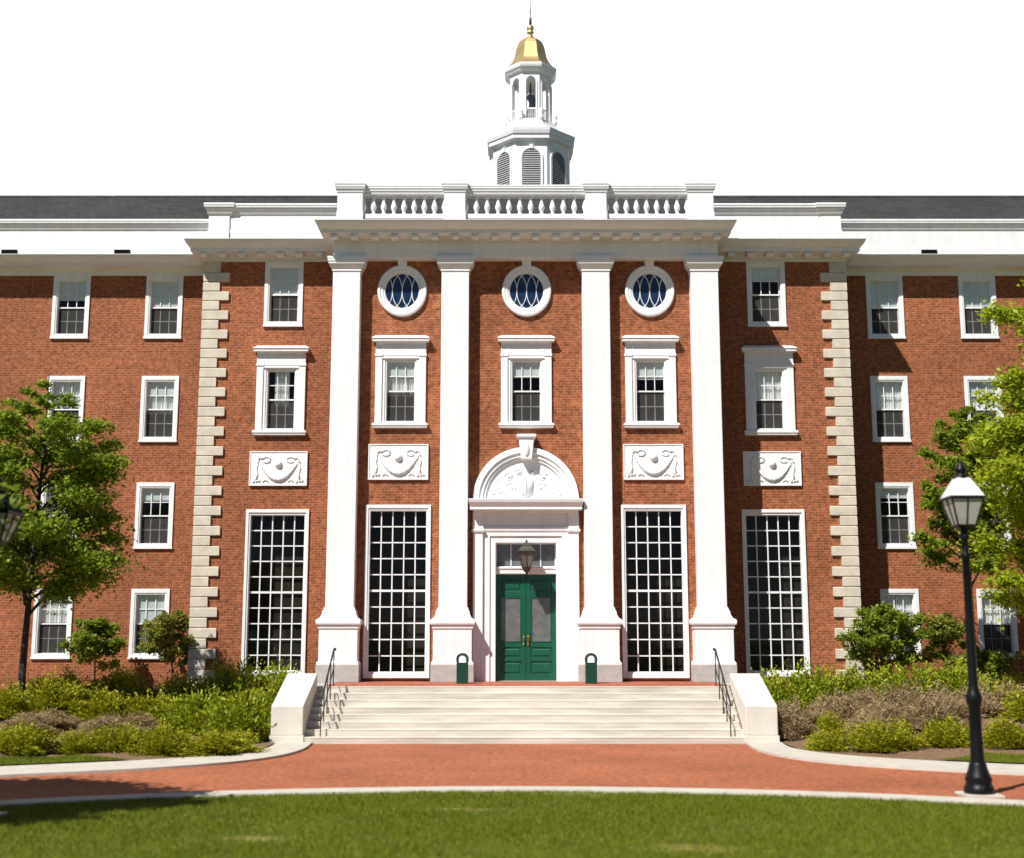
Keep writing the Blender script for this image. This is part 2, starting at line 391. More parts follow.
verge(1); verge(-1)

# grass blades on the near lawn (uncountable)
def grass():
    rng = np.random.default_rng(3); n = 190000
    y = -21.6 + 7.6*rng.random(n)**.9; x = (rng.random(n)-.5)*19 - .4
    r = np.hypot(x+.4, y+31.8); k = r < 17.28 + .05*np.sin(x*9); x, y = x[k], y[k]; n = len(x)
    den = np.sin(x*1.1+2)*np.cos(y*1.7)+.6*np.sin(x*3.1-y*2.2)
    spot = np.exp(-((x-.5)**2/1.6+(y+14.75)**2/.06)) + .6*np.exp(-((x+1.2)**2/.6+(y+16.6)**2/.05)) + np.exp(-((x+3.6)**2/.2+(y+19.4)**2/.2)) + np.exp(-((x-1.9)**2/.6+(y+20.1)**2/.2))
    k = rng.random(n) > np.clip(.18-.12*den, 0, .4)+.42*np.clip(spot, 0, 1); x, y, den = x[k], y[k], den[k]; n = len(x)
    h = (.03+.03*rng.random(n))*(1+.15*den); a = rng.random(n)*6.28; w = .0045+.004*rng.random(n)
    lx = (rng.random(n)-.5)*.05; ly = (rng.random(n)-.5)*.05
    V = np.zeros((n, 3, 3)); c, s = np.cos(a)*w, np.sin(a)*w
    V[:,0] = np.stack([x-c, y-s, 0*x-.002], -1); V[:,1] = np.stack([x+c, y+s, 0*x-.002], -1); V[:,2] = np.stack([x+lx, y+ly, h], -1)
    m = 60000; vx = 8.2+6.5*rng.random(m); vy = -15+6.5*rng.random(m); D = kdist(vx, vy); k = (D > .04) & (D < np.clip((vx-8.2)*.9, 0, 1.1)); vx, vy = vx[k]*np.where(rng.random(k.sum()) < .5, 1, -1), vy[k]; m = len(vx)
    a = rng.random(m)*6.28; c, q = np.cos(a)*.007, np.sin(a)*.007; zb = bed_z(vx, vy)+.025; U = np.zeros((m, 3, 3))
    U[:,0] = np.stack([vx-c, vy-q, zb], -1); U[:,1] = np.stack([vx+c, vy+q, zb], -1); U[:,2] = np.stack([vx+(rng.random(m)-.5)*.05, vy+(rng.random(m)-.5)*.05, zb+.04+.03*rng.random(m)], -1)
    V = np.concatenate([V, U])
    return kind(link('grass', npmesh('grass', V.reshape(-1,3), 3), M['blade']), 'stuff')
def npmesh(name, V, k):                                 # separate k-gons from a vertex array
    me = bpy.data.meshes.new(name); n = len(V); nf = n//k
    me.vertices.add(n); me.vertices.foreach_set('co', np.ascontiguousarray(V, dtype=np.float32).ravel())
    me.loops.add(n); me.loops.foreach_set('vertex_index', np.arange(n, dtype=np.int32))
    me.polygons.add(nf); me.polygons.foreach_set('loop_start', np.arange(0, n, k, dtype=np.int32))
    try: me.polygons.foreach_set('loop_total', np.full(nf, k, dtype=np.int32))
    except Exception: pass
    me.update(calc_edges=True); return me
grass()

# ================================================================ STEPS, TERRACE, CHEEK WALLS
st = empty('entrance_steps', 'wide pale limestone steps rising from the brick path to the green front door', 'steps', (0,-4.2,0))
TZ = 1.27; NS = 8; rise = TZ/NS; run = (5.2-3.1)/(NS-1)
for i in range(NS):
    b = MB(); y0 = -5.2+run*i; z1 = rise*(i+1)
    if i == NS-1: z1 = TZ-.006
    b.box(-5.40, 5.20, y0+4.2, -2.95+4.2 if i == NS-1 else y0+run+4.2+.03, rise*i-(.0 if i else -.002), z1)
    b.v = [(x, y+(.004 if y < y0+4.2+.001 and z < z1-.001 else 0), z) for x, y, z in b.v]
    o = b.build('step', M['step'], st)
    b = MB(); b.box(-5.399, 5.199, y0+4.195, y0+run+4.23, z1-.03, z1+.003); b.build('nosing', M['step'], o, bevel=.012)
b = MB(); b.box(-5.27, 5.27, -2.97+4.2, .36+4.2, .05, TZ); b.build('brick_landing', M['tread'], st)
for sx in (-1, 1):
    b = MB(); b.box(min(sx*5.27, sx*6.04), max(sx*5.27, sx*6.04), -3.09+4.2, .36+4.2, 0, TZ-.003); b.build('landing_side', M['plinth'], st)
for sx in (-1, 1):
    nm = 'left' if sx < 0 else 'right'
    c = empty('cheek_wall', 'sloping white stone wall flanking the %s end of the entrance steps' % nm, 'stone wall', (-5.77 if sx < 0 else 5.56,-4.2,0), 'cheek walls beside the steps')
    b = MB(); b.extr_x([(-1.0,.2),(-1.0,.89),(-.92,.915),(1.1,1.60),(1.1,.2)], -.385, .385); b.build('wall_body', M['cheek'], c, bevel=.02)
    b = MB(); b.box(-.41,.41,-1.03,1.1,0,.2); b.build('plinth', M['cheek'], c, bevel=.012)
    r = empty('handrail', 'thin black iron handrail on the %s side of the entrance steps' % nm, 'handrail', (-4.99 if sx < 0 else 4.84,-4.1,0), 'handrails on the steps')
    b = MB(); pts = [(0,1.22,2.2),(0,1.1,2.21),(0,-.95,.98),(0,-1.05,.90)]
    b.tube(pts, .024, 8); b.ball(0,1.24,2.2,.04,.04,.04); b.build('rail', M['ironrail'], r, smooth=True)
    b = MB(); b.tube([(0,1.1,1.72),(0,-.95,.5)], .014, 6); b.build('lower_rail', M['ironrail'], r, smooth=True)
    for py in (1.1,.58,.06,-.46,-.95):
        i = int((py-.0-4.1+5.2)/run); zb = min(rise*(i+1), TZ); zt = .98+(py+.95)*(2.21-.98)/2.05
        b = MB(); b.tube([(0,py,zb-.01),(0,py,zt)], .016, 6); b.build('post', M['ironrail'], r, smooth=True)

# ================================================================ THE BUILDING
B = empty('brick_building', 'red brick hall with white columned portico, quoins, balustrade and gold domed cupola', 'building', (0,0,0))
YC, YP, YS, YW = 0.0, 0.40, 1.75, 3.30
XP, XS, XW = 5.62, 9.88, 24.0

def wall_mesh(x0, x1, z0, z1, y, holes, d, returns=()):
    xs = sorted({x0, x1} | {h[0] for h in holes} | {h[1] for h in holes}); zs = sorted({z0, z1} | {h[2] for h in holes} | {h[3] for h in holes})
    b = MB()
    for i in range(len(xs)-1):
        for j in range(len(zs)-1):
            cx, cz = (xs[i]+xs[i+1])/2, (zs[j]+zs[j+1])/2
            if any(h[0] < cx < h[1] and h[2] < cz < h[3] for h in holes): continue
            b.add([(xs[i],y,zs[j]),(xs[i+1],y,zs[j]),(xs[i+1],y,zs[j+1]),(xs[i],y,zs[j+1])], [(0,1,2,3)])
    for a, c, e, f in holes:
        b.add([(a,y,e),(c,y,e),(c,y,f),(a,y,f),(a,y+d,e),(c,y+d,e),(c,y+d,f),(a,y+d,f)], [(0,4,5,1),(1,5,6,2),(2,6,7,3),(3,7,4,0)])
    for x, ya, yb in returns:
        b.add([(x,ya,z0),(x,yb,z0),(x,yb,z1),(x,ya,z1)], [(0,1,2,3)])
    bm = bmesh.new(); me = bpy.data.meshes.new('wall'); me.from_pydata(b.v, [], b.f); bm.from_mesh(me)
    bmesh.ops.remove_doubles(bm, verts=bm.verts, dist=1e-5); bm.to_mesh(me); bm.free(); return me

WX = [11.575, 14.56, 17.55]
WZ = [(11.94, 14.005), (8.60, 10.70), (5.24, 7.29), (1.87, 3.98)]
BZ = (1.36, 6.29)                                  # tall windows
GZ = .1
# openings are a little smaller than the casings that cover their edges
for sx in (-1, 1):
    hs = [(sx*x-.5, sx*x+.5, z0+.08, z1-.08) for x in WX for z0, z1 in WZ]
    x0, x1 = sorted((sx*9.8, sx*XW))
    link('brick_wall', wall_mesh(x0, x1, .2, 14.1, YW, hs, .25), M['brick'], B)
    hs = [(sx*7.45-.5, sx*7.45+.5, 12.0, 13.92), (sx*7.45-.5, sx*7.45+.5, 8.7, 10.65), (sx*7.43-.86, sx*7.43+.86, BZ[0]+.06, BZ[1]-.06)]
    x0, x1 = sorted((sx*XP, sx*XS))
    link('brick_wall', wall_mesh(x0, x1, .2, 14.1, YS, hs, .25, [(sx*XS, YS, YW+.1)]), M['brick'], B)
    for y, xa, xb in ((YW+.75, 10.0, XW), (YS+.75, XP, XS-.02)):
        b = MB(); xa, xb = sorted((sx*xa, sx*xb)); b.box(xa, xb, y, y+.05, .2, 14.0); b.build('interior_wall', M['dark'], B)
hs = [(cx-.5, cx+.5, 8.72, 10.65) for cx in (-3.68, 0.02, 3.68)] + [(cx-.85, cx+.85, BZ[0]+.06, BZ[1]-.06) for cx in (-3.69, 3.69)] + [(-1.05, 1.05, 1.0, 5.4)]
link('brick_wall', wall_mesh(-XP, XP, 1.0, 13.75, YP, hs, .5, [(-XP, YP, YS+.1), (XP, YP, YS+.1)]), M['brick'], B)
b = MB(); b.box(-XP+.02, XP-.02, YP+1.2, YP+1.25, 1, 13.6); b.build('interior_wall', M['dark'], B)

# --- windows: casing with sashes, panes and blinds as its sub-parts
MESH = {}
def once(key, fn):
    if key not in MESH: MESH[key] = fn()
    return MESH[key]
def casing(hw, hh, wl, wt, wb):
    b = MB(); b.frame(-hw, hw, -hh, hh, wl, wl, wb, wt, -.05, .0)
    b.frame(-hw+wl*.45, hw-wl*.45, -hh+wb*.45, hh-wt*.45, wl*.6, wl*.6, wb*.6, wt*.6, -.03, .16)
    b.box(-hw-.02, hw+.02, -.075, .0, -hh-.05, -hh+.035); return b.mesh('window')
def sash(hw, z0, z1, cols, rows, y, bar=.026, rail=.042):
    b = MB(); b.frame(-hw, hw, z0, z1, rail*.7, rail*.7, rail, rail, y, y+.04)
    xa, xb = -hw+rail*.7, hw-rail*.7; za, zb = z0+rail, z1-rail
    for i in range(1, cols): x = xa+(xb-xa)*i/cols; b.box(x-bar/2, x+bar/2, y+.006, y+.03, za-.002, zb+.002)
    for j in range(1, rows): z = za+(zb-za)*j/rows; b.box(xa-.002, xb+.002, y+.009, y+.033, z-bar/2, z+bar/2)
    return b.mesh('sash')
def quad(hw, z0, z1, y):
    b = MB(); b.add([(-hw,y,z0),(hw,y,z0),(hw,y,z1),(-hw,y,z1)], [(0,1,2,3)]); return b.mesh('pane')
def pleat(hw, z0, z1, y, amp=.018, n=40):
    b = MB()
    for i in range(n+1):
        x = -hw+2*hw*i/n; yy = y+amp*math.sin(i*1.7)+amp*.5*math.sin(i*.6); b.v += [(x,yy,z0),(x,yy,z1)]
        if i: b.f.append((2*i-2, 2*i, 2*i+1, 2*i-1))
    return b.mesh('curtain')
def sash_window(cx, y, z0, z1, hw, glass_hw, gz0, gz1, shade, m='white2', cased=True):
    """double-hung window; z0..z1 casing, gz0..gz1 sash opening"""
    zc = (gz0+gz1)/2; hh = (gz1-gz0)/2; zm = 0.0
    o = None
    if cased:
        o = link('window', once(('case', hw, round(z0-zc,2), round(z1-zc,2)), lambda: casing_at(hw, z0-zc, z1-zc, hw-glass_hw, z1-gz1, gz0-z0)), M[m], B, (cx, y, zc), bevel=.006)
    return fill(o, cx, y, zc, hh, glass_hw, shade, m)
def casing_at(hw, a, c, wl, wt, wb):
    b = MB(); b.frame(-hw, hw, a, c, wl*.75, wl*.75, wb*.75, wt*.75, -.045, .0)
    b.frame(-hw+wl*.4, hw-wl*.4, a+wb*.4, c-wt*.4, wl*.62, wl*.62, wb*.62, wt*.62, -.025, .2)
    b.box(-hw-.015, hw+.015, -.07, .0, a-.03, a+.04); return b.mesh('window')
def fill(o, cx, y, zc, hh, ghw, shade, m='white2'):
    for nm, (a, c), dy in (('sash', (-.02, hh+.015), .075), ('sash', (-hh-.015, .022), .12)):
        link(nm, once(('sash', ghw, round(hh,2), dy), lambda: sash(ghw+.012, a, c, 3, 2, dy)), M[m], o)
        link('pane', once(('pane', ghw, round(hh,2), dy), lambda: quad(ghw, a+.02, c-.02, dy+.025)), M['pane'], o)
    link('insect_screen', once(('screen', ghw, round(hh,2)), lambda: quad(ghw-.01, -hh+.01, -.01, .112)), M['screen'], o)
    if shade:
        k, fr = shade; zb = hh-2*hh*fr
        if k == 'blind': link('blind', quad(ghw, zb, hh, .119), M['blind'], o)
        elif k == 'curtain': link('curtain', pleat(ghw, zb, hh, .185), M['curtain'], o)
        elif k == 'cafe':
            link('blind', quad(ghw, hh*.52, hh, .119), M['blind'], o); link('curtain', pleat(ghw, -.15*hh, hh*.54, .19), M['curtain'], o)
        elif k == 'half': link('curtain', pleat(ghw*.55, zb, hh, .21), M['curtain'], o)
SH = {(-1,0,0):('blind',.5), (-1,1,0):('blind',.36), (-1,0,1):('cafe',0), (-1,1,1):('curtain',.45), (-1,0,2):('blind',.22), (-1,1,2):('curtain',.5), (-1,0,3):('blind',.5), (-1,1,3):('curtain',.48),
      (1,0,0):('blind',.5), (1,1,0):('blind',.5), (1,0,1):('curtain',.5), (1,1,1):('cafe',0), (1,0,2):('blind',.18), (1,1,2):('blind',.5), (1,0,3):('curtain',.46), (1,1,3):('curtain',.5)}
for sx in (-1, 1):
    for i, x in enumerate(WX):
        for j, (z0, z1) in enumerate(WZ):
            sash_window(sx*x, YW, z0, z1, .595, .445, z0+.14, z1-.17, SH.get((sx, i, j), ('blind', .5)))
    sash_window(sx*7.45, YS, 11.95, 14.005, .595, .42, 12.08, 13.84, ('blind', .5) if sx < 0 else ('blind', .25))
# hooded windows
def hood_surround():
    b = MB()                                       # z measured from the sash centre (9.655)
    zc = 9.655
    z = lambda v: v-zc
    b.frame(-.745, .745, z(8.67), z(11.06), .20, .20, .04, .44, -.075, .0)
    b.frame(-.56, .56, z(8.70), z(10.72), .10, .10, .03, .12, -.04, .012)
    b.frame(-.475, .475, z(8.705), z(10.63), .062, .062, .05, .085, -.015, .22)
    for s in (-1, 1):                              # little console blocks at the head
        b.stack([(0, z(10.66)), (.02, z(10.69)), (.02, z(10.75)), (0, z(10.78))], s*.645-.1, s*.645+.1, -.078, .0)
    b.frame(-.535, .535, z(10.70), z(11.03), .03, .03, .03, .03, -.084, -.05)
    return b.mesh('window')
def hood_cap():
    b = MB(); z = lambda v: v-9.655
    b.stack([(.0, z(11.055)), (.015, z(11.075)), (.03, z(11.10)), (.125, z(11.115)), (.125, z(11.165)), (.15, z(11.20)), (.155, z(11.215)), (.02, z(11.31))], -.72, .72, -.09, .0, .9, .9)
    return b.mesh('hood')
def hood_sill():
    b = MB(); z = lambda v: v-9.655
    b.stack([(.02, z(8.535)), (.05, z(8.55)), (.05, z(8.60)), (.075, z(8.61)), (.075, z(8.665)), (.02, z(8.69))], -.75, .75, -.07, .0, .9, .9)
    return b.mesh('sill')
HS = {-7.45: ('half', .6), -3.68: ('cafe', 0), 0.02: ('blind', .27), 3.68: ('blind', .3), 7.45: ('curtain', .48)}
for cx, y in ((-7.45, YS), (-3.68, YP), (.02, YP), (3.68, YP), (7.45, YS)):
    o = link('window', once('hood', hood_surround), M['white'], B, (cx, y, 9.655), bevel=.006)
    link('hood', once('cap', hood_cap), M['white'], o, bevel=.006); link('sill', once('sill', hood_sill), M['white'], o, bevel=.006)
    fill(o, cx, y, 9.655, .9, .41, HS[cx])
# tall multi-pane windows
def tall_case():
    hw = .945; a, c = BZ[0]-3.83, BZ[1]-3.83; b = MB()
    b.frame(-hw, hw, a, c, .085, .085, .11, .10, -.06, .0); b.frame(-hw+.05, hw-.05, a+.07, c-.06, .085, .085, .10, .11, -.03, .22)
    return b.mesh('window')
def tall_bars():
    b = MB(); g = .825; a, c = 1.52-3.83, 6.125-3.83; bw = .034
    for i in range(1, 5): x = -g+2*g*i/5; b.box(x-bw/2, x+bw/2, .08, .115, a, c)
    for j in range(1, 10):
        z = a+(c-a)*j/10; w = .062 if j == 5 else bw; d = .012 if j == 5 else 0
        b.box(-g, g, .084-d, .111+d, z-w/2, z+w/2)
    b.frame(-g-.01, g+.01, a-.01, c+.01, .03, .03, .03, .03, .076, .119)
    return b.mesh('glazing_bars')
for cx, y in ((-7.43, YS), (-3.69, YP), (3.69, YP), (7.43, YS)):
    o = link('window', once('tall', tall_case), M['white2'], B, (cx, y, 3.83), bevel=.008)
    link('glazing_bars', once('tallbars', tall_bars), M['white2'], o); link('pane', once('tallpane', lambda: quad(.83, 1.5-3.83, 6.14-3.83, .1)), M['tallpane'], o)
# oval windows with interlaced tracery
def ring(prof, n=64, sx=1., sz=1.):                 # profile (radius, y) swept round a vertical circle
    b = MB(); m = len(prof)
    for k in range(n):
        a = 2*math.pi*k/n
        for r, y in prof: b.v.append((r*sx*math.cos(a), y, r*sz*math.sin(a)))
    for k in range(n):
        for i in range(m): p = k*m; q = ((k+1)%n)*m; b.f.append((p+i, p+(i+1)%m, q+(i+1)%m, q+i))
    return b
def oval_case():
    b = ring([(.735,.0),(.735,-.07),(.715,-.10),(.66,-.11),(.64,-.085),(.57,-.085),(.55,-.06),(.515,-.06),(.495,-.035),(.495,.0)], sz=1.075); return b.mesh('round_window')
def oval_pane():
    b = MB(); n = 48; b.add([(.5*math.cos(2*math.pi*k/n), -.02, .54*math.sin(2*math.pi*k/n)) for k in range(n)], [tuple(range(n))]); return b.mesh('pane')
def oval_tracery():
    b = MB()
    for c in (-.58, -.29, 0., .29, .58):
        run_ = []
        for k in range(97):
            t = 2*math.pi*k/96+(math.pi if c > 0 else 0)*0; q = math.pi*(1 if c > 0 else 0)
            t = 2*math.pi*k/96+(0 if c > 0 else math.pi)
            x, z = c+.29*math.cos(t), .535*math.sin(t)
            if (x/.5)**2+(z/.54)**2 <= 1.02: run_.append((x, -.035, z))
            else:
                if len(run_) > 3: b.tube(run_, .0125, 5)
                run_ = []
        if len(run_) > 3: b.tube(run_, .0125, 5)
    return b.mesh('tracery')
for cx in (-3.67, .035, 3.70):
    o = link('round_window', once('oval', oval_case), M['white'], B, (cx, YP, 12.68), smooth=True)
    o.modifiers.new('es', 'EDGE_SPLIT').split_angle = R(30)
    link('pane', once('ovalp', oval_pane), M['blueglass'], o); link('tracery', once('ovalt', oval_tracery), M['white'], o)
    b = MB(); b.extr([(-.115,.70),(.115,.70),(.15,.925),(-.15,.925)], -.13, .0); b.build('keystone', M['white'], o, bevel=.008)

# --- relief panels with swags
def relief():
    b = MB(); b.frame(-.875, .875, -.525, .525, .035, .035, .035, .035, -.07, .0); b.box(-.845, .845, -.052, .0, -.495, .495); return b.mesh('relief_panel')
def swag():
    b = MB(); n = 18; pts = []; rr = []
    for k in range(n+1):
        t = -1+2*k/n; pts.append((.57*t, -.055, -.33+.50*abs(t)**2.0)); rr.append(.022+.05*(1-abs(t)**1.6))
    b.tube(pts, rr, 8)
    for k in range(n):
        t = -1+2*(k+.5)/n; z = -.33+.50*abs(t)**2.0; q = .02+.03*(1-abs(t))
        b.ball(.57*t, -.07-.03*(1-abs(t)), z+.4*q*(-1)**k, q*.8, .035, q*.7, 6, 4)
    b.ball(.0, -.06, .14, .115, .09, .115, 16, 8)
    b.lathe([(0.15,0),(0.15,.02)], 0, 0, 6) if False else None
    for s in (-1, 1):
        b.ball(s*.62, -.055, .2, .05, .04, .05, 8, 5)
        b.tube([(s*.62,-.055,.18),(s*.66,-.06,.0),(s*.62,-.06,-.16),(s*.65,-.06,-.32)], [.022,.028,.02,.03], 6)
        for dx, dz in ((.0,-.38),(-.09,-.40),(.08,-.37),(-.04,-.33)): b.ball(s*.65+dx, -.06, dz, .042, .03, .038, 7, 4)
        b.tube([(s*(.36+.12*math.cos(a)), -.06, .27+.085*math.sin(a)) for a in [R(20+30*k) for k in range(11)]], .02, 5)
        b.tube([(s*.48,-.06,.29),(s*.56,-.06,.34),(s*.62,-.06,.24)], .024, 5)
        b.tube([(s*.30,-.055,-.40),(s*.38,-.06,-.34),(s*.46,-.055,-.40)], .02, 5)
    return b.mesh('swag')
for cx, y, z in ((-7.45, YS, 7.525), (-3.71, YP, 7.54), (3.72, YP, 7.54), (7.45, YS, 7.525)):
    o = link('relief_panel', once('relief', relief), M['white'], B, (cx, y, z), bevel=.006)
    link('swag', once('swag', swag), M['white'], o, smooth=True)

# --- quoins at the corners of the centre block
for sx in (-1, 1):
    b = MB(); z = 14.0-.36; i = 0
    b.box(*sorted((sx*9.42, sx*9.945)), YS-.05, YS+.65, 13.645, 13.985)
    while z > .5:
        h = .298; longq = i % 2 == 0; inn = 9.14 if longq else 9.43
        x0, x1 = sorted((sx*inn, sx*9.945)); y1 = YS+(.45 if longq else .75)
        b.stack([(-.02, z-h+.008), (0, z-h+.028), (0, z-.02), (-.02, z)], x0, x1, YS-.065, y1, 1, 1)
        z -= h+.004; i += 1
    b.build('quoins', M['ashlar'], B)

# --- pilasters with pedestals
def column(cx):
    b = MB(); b.stack([(0,3.30),(0,13.24)], cx-.405, cx+.405, YC, YP); o = b.build('column', M['white'], B, bevel=.012)
    b = MB(); b.stack([(.0,13.18),(.025,13.19),(.025,13.235),(.01,13.245),(.02,13.26),(.06,13.30),(.115,13.38),(.125,13.40),(.125,13.455),(.145,13.465),(.145,13.53),(.155,13.54),(.155,13.605)], cx-.405, cx+.405, YC, YP)
    b.build('capital', M['white'], o, bevel=.004)
    b = MB(); b.stack([(.14,2.72),(.17,2.755),(.17,2.84),(.215,2.86),(.225,2.90),(.225,2.96),(.205,3.0),(.13,3.04),(.09,3.12),(.075,3.16),(.075,3.22),(.045,3.25),(.03,3.31),(.0,3.36)], cx-.405, cx+.405, YC, YP)
    b.build('base', M['white'], o, bevel=.004)
    b = MB(); b.stack([(.19,1.74),(.19,1.79),(.14,1.86),(.14,2.76)], cx-.405, cx+.405, YC, YP); b.build('pedestal', M['white'], o, bevel=.008)
    b = MB(); b.stack([(.20,1.27),(.20,1.735)], cx-.405, cx+.405, YC, YP); b.build('plinth', M['plinth'], o, bevel=.008)
for cx in (-5.285, -2.075, 2.075, 5.285): column(cx)

# --- entablatures: frieze, modillions, cornice
LIP = [(.55,14.185),(.55,14.275),(.57,14.28),(.59,14.30),(.66,14.335),(.74,14.40),(.79,14.455),(.80,14.485),(.82,14.49),(.82,14.505)]
CORN = [(.06,14.10),(.09,14.13),(.09,14.175)]+LIP
CORNP = [(.0,14.10),(.05,14.11),(.05,14.15),(.09,14.175)]+LIP
def mods(xs, y, z):                                 # small scrolled brackets under the corona
    def mk():
        b = MB(); b.extr_x([(-.47,.075),(-.50,.02),(-.49,-.03),(-.43,-.065),(-.36,-.06),(-.3,-.02),(-.2,.0),(-.07,-.01),(-.07,.075)], -.105, .105); return b.mesh('modillion')
    for x in xs: link('modillion', once('modillion', mk), M['white'], B, (x, y, z), bevel=.01)
e = MB(); e.stack([(0,13.60),(0,13.72),(.02,13.725),(.02,13.76),(.006,13.77),(.006,14.12)], -5.69, 5.69, YC, 1.7, 1, 1); e.build('frieze', M['white'], B, bevel=.006)
e = MB(); e.stack(CORNP, -5.70, 5.70, YC, YS+.2, .55, .55); e.build('cornice', M['white'], B)
mods([-5.62+.5916*i for i in range(20)], YC-.005, 14.10)
e = MB(); e.stack([(.80,14.508),(.0,14.61)], -5.70, 5.70, YC, 3.6, .55, .55); e.build('lead_flashing', M['flash'], B)
for sx in (-1, 1):
    dz = -.004
    P = [(o, z+dz) for o, z in CORN]
    def side(prof, xa, xb, y, yb, mname, name, k=.55):
        e = MB(); x0, x1 = sorted((sx*xa, sx*xb))
        e.stack(prof, x0, x1, y, yb, k if sx < 0 else 0, 0 if sx < 0 else k); return e.build(name, M[mname], B)
    side([(.03,13.995),(.03,14.115)], 5.69, 9.95, YS, YW+.2, 'white', 'frieze', 1)
    side(P, 5.69, 9.95, YS, YW+.3, 'white', 'cornice')
    side([(.80,14.504),(.0,14.60)], 5.69, 9.95, YS, YW+.3, 'flash', 'lead_flashing')
    mods([sx*(6.33+.592*i) for i in range(7)], YS, 14.095)
    P2 = [(.03,14.002),(.03,14.13),(.06,14.14),(.10,14.18),(.12,14.20)] + [(o-.03, z-.009+(.035 if q == 0 else 0)) for q, (o, z) in enumerate(LIP)]
    side(P2, 9.95, XW, YW, YW+.4, 'white', 'cornice', 0)
    side([(.77,14.497),(.0,14.59)], 9.95, XW, YW, YW+.4, 'flash', 'lead_flashing', 0)
    # parapets with copings
    cop = [(.0,15.50),(.03,15.52),(.05,15.56),(.055,15.60),(.11,15.66),(.115,15.70),(.145,15.715),(.145,15.765),(.16,15.775),(.16,15.83),(.12,15.85)]
    side([(.03,14.58),(.03,14.98),(0,15.0),(0,15.52)], 5.6, 9.2, YS-.02, YS+.25, 'white', 'parapet', 0)
    side([(o, z) for o, z in cop], 5.6, 9.2, YS-.02, YS+.25, 'white', 'coping', 0)
    side([(.03,14.57),(.03,14.975),(0,14.995),(0,15.53)], 9.2, 9.85, YS-.06, YW+.2, 'white', 'parapet', 1)
    e = MB(); x0, x1 = sorted((sx*9.17, sx*9.85)); e.stack([(o+.012, z+.006) for o, z in cop], x0, x1, YS-.06, YW+.2, .8, .8); e.build('coping', M['white'], B)
    side([(.02,14.56),(.02,14.96),(0,14.98),(0,15.5)], 9.95, XW, YW-.08, YW+.3, 'white2', 'parapet', 0)
    side([(o, z-.004) for o, z in cop], 9.95, XW, YW-.08, YW+.3, 'white2', 'coping', 0)
    for x in ([12.98, 16.62] if sx < 0 else [13.06, 16.62]):
        e = MB(); e.box(sx*x-.19, sx*x+.19, YW-.12, YW-.09, 14.64, 14.80); e.frame(sx*x-.25, sx*x+.25, 14.61, 14.84, .055, .055, .02, .04, YW-.135, YW-.095)
        e.build('roof_drain', M['roofblack'], B)
# --- roofs
e = MB(); e.add([(-XW,3.45,15.62),(XW,3.45,15.62),(XW,8.3,18.46),(-XW,8.3,18.46),(XW,13.2,15.62),(-XW,13.2,15.62)], [(0,1,2,3),(3,2,4,5)]); e.build('roof', M['slate'], B)
e = MB(); e.extr_x([(8.12,18.37),(8.3,18.52),(8.48,18.37)], -XW, XW); e.build('ridge_cap', M['slate'], B)
e = MB(); e.box(-9.1, 9.1, YS+.25, 3.5, 15.0, 15.1); e.box(-5.6, 5.6, .55, YS+.3, 14.62, 14.72); e.build('flat_roof', M['flash'], B)
e = MB(); e.box(-XW, XW, 3.62, 13, .2, 14.4); e.v = e.v; 
for sx in (-1, 1):
    x0, x1 = sorted((sx*(XW-.2), sx*XW)); q = MB(); q.box(x0, x1, YW+.01, 13.1, .2, 15.5); q.build('brick_wall', M['brick'], B)
q = MB(); q.box(-XW+.25, XW-.25, 12.8, 13.1, .2, 15.5); q.build('brick_wall', M['brick'], B)

# --- balustrade over the portico
bal = MB(); bal.box(-5.5, 5.5, .2, .42, 14.55, 14.845); bo = bal.build('balustrade', M['flash'], B)  # dark recessed strip stands in for the shade under the bottom rail
def ped(cx, hw):
    b = MB(); b.box(cx-hw-.02, cx+hw+.02, .02, .5, 14.58, 15.03); b.box(cx-hw, cx+hw, .04, .48, 15.03, 15.66); b.build('pier', M['white'], bo, bevel=.008)
    b = MB(); b.stack([(0,15.62),(.02,15.64),(.03,15.70),(.06,15.73),(.075,15.78),(.085,15.80),(.085,15.86),(.10,15.87),(.10,15.935),(.07,15.955)], cx-hw, cx+hw, .04, .56, .9, .9); b.build('pier_cap', M['white'], bo)
for cx, hw in ((-5.24, .38), (-2.11, .315), (2.11, .315), (5.24, .38)): ped(cx, hw)
BP = [(.085,14.99),(.085,15.04),(.06,15.05),(.045,15.08),(.06,15.12),(.095,15.20),(.10,15.25),(.085,15.31),(.055,15.40),(.042,15.48),(.05,15.50),(.065,15.51),(.05,15.53),(.085,15.55),(.085,15.60)]
def baluster_mesh():
    b = MB(); b.lathe([(r*.9, z) for r, z in BP], 0, 0, 12); return b.mesh('baluster')
for x0, x1, n in ((-4.86, -2.425, 7), (-1.795, 1.795, 10), (2.425, 4.86, 7)):
    b = MB(); b.box(x0-.05, x1+.05, .14, .40, 14.88, 15.0); b.box(x0-.05, x1+.05, .10, .44, 14.84, 14.9); b.build('bottom_rail', M['white'], bo)
    b = MB(); b.stack([(0,15.59),(.02,15.61),(.03,15.66),(.055,15.70),(.06,15.76),(.08,15.775),(.08,15.83),(.09,15.84),(.09,15.885),(.05,15.90)], x0-.06, x1+.06, .15, .47, 0, 0); b.build('top_rail', M['white'], bo)
    for k in range(n+2):
        x = x0 + (x1-x0)*k/(n+1)
        link('baluster', once('bal', baluster_mesh), M['white'], bo, (x, .27, 0), smooth=True)

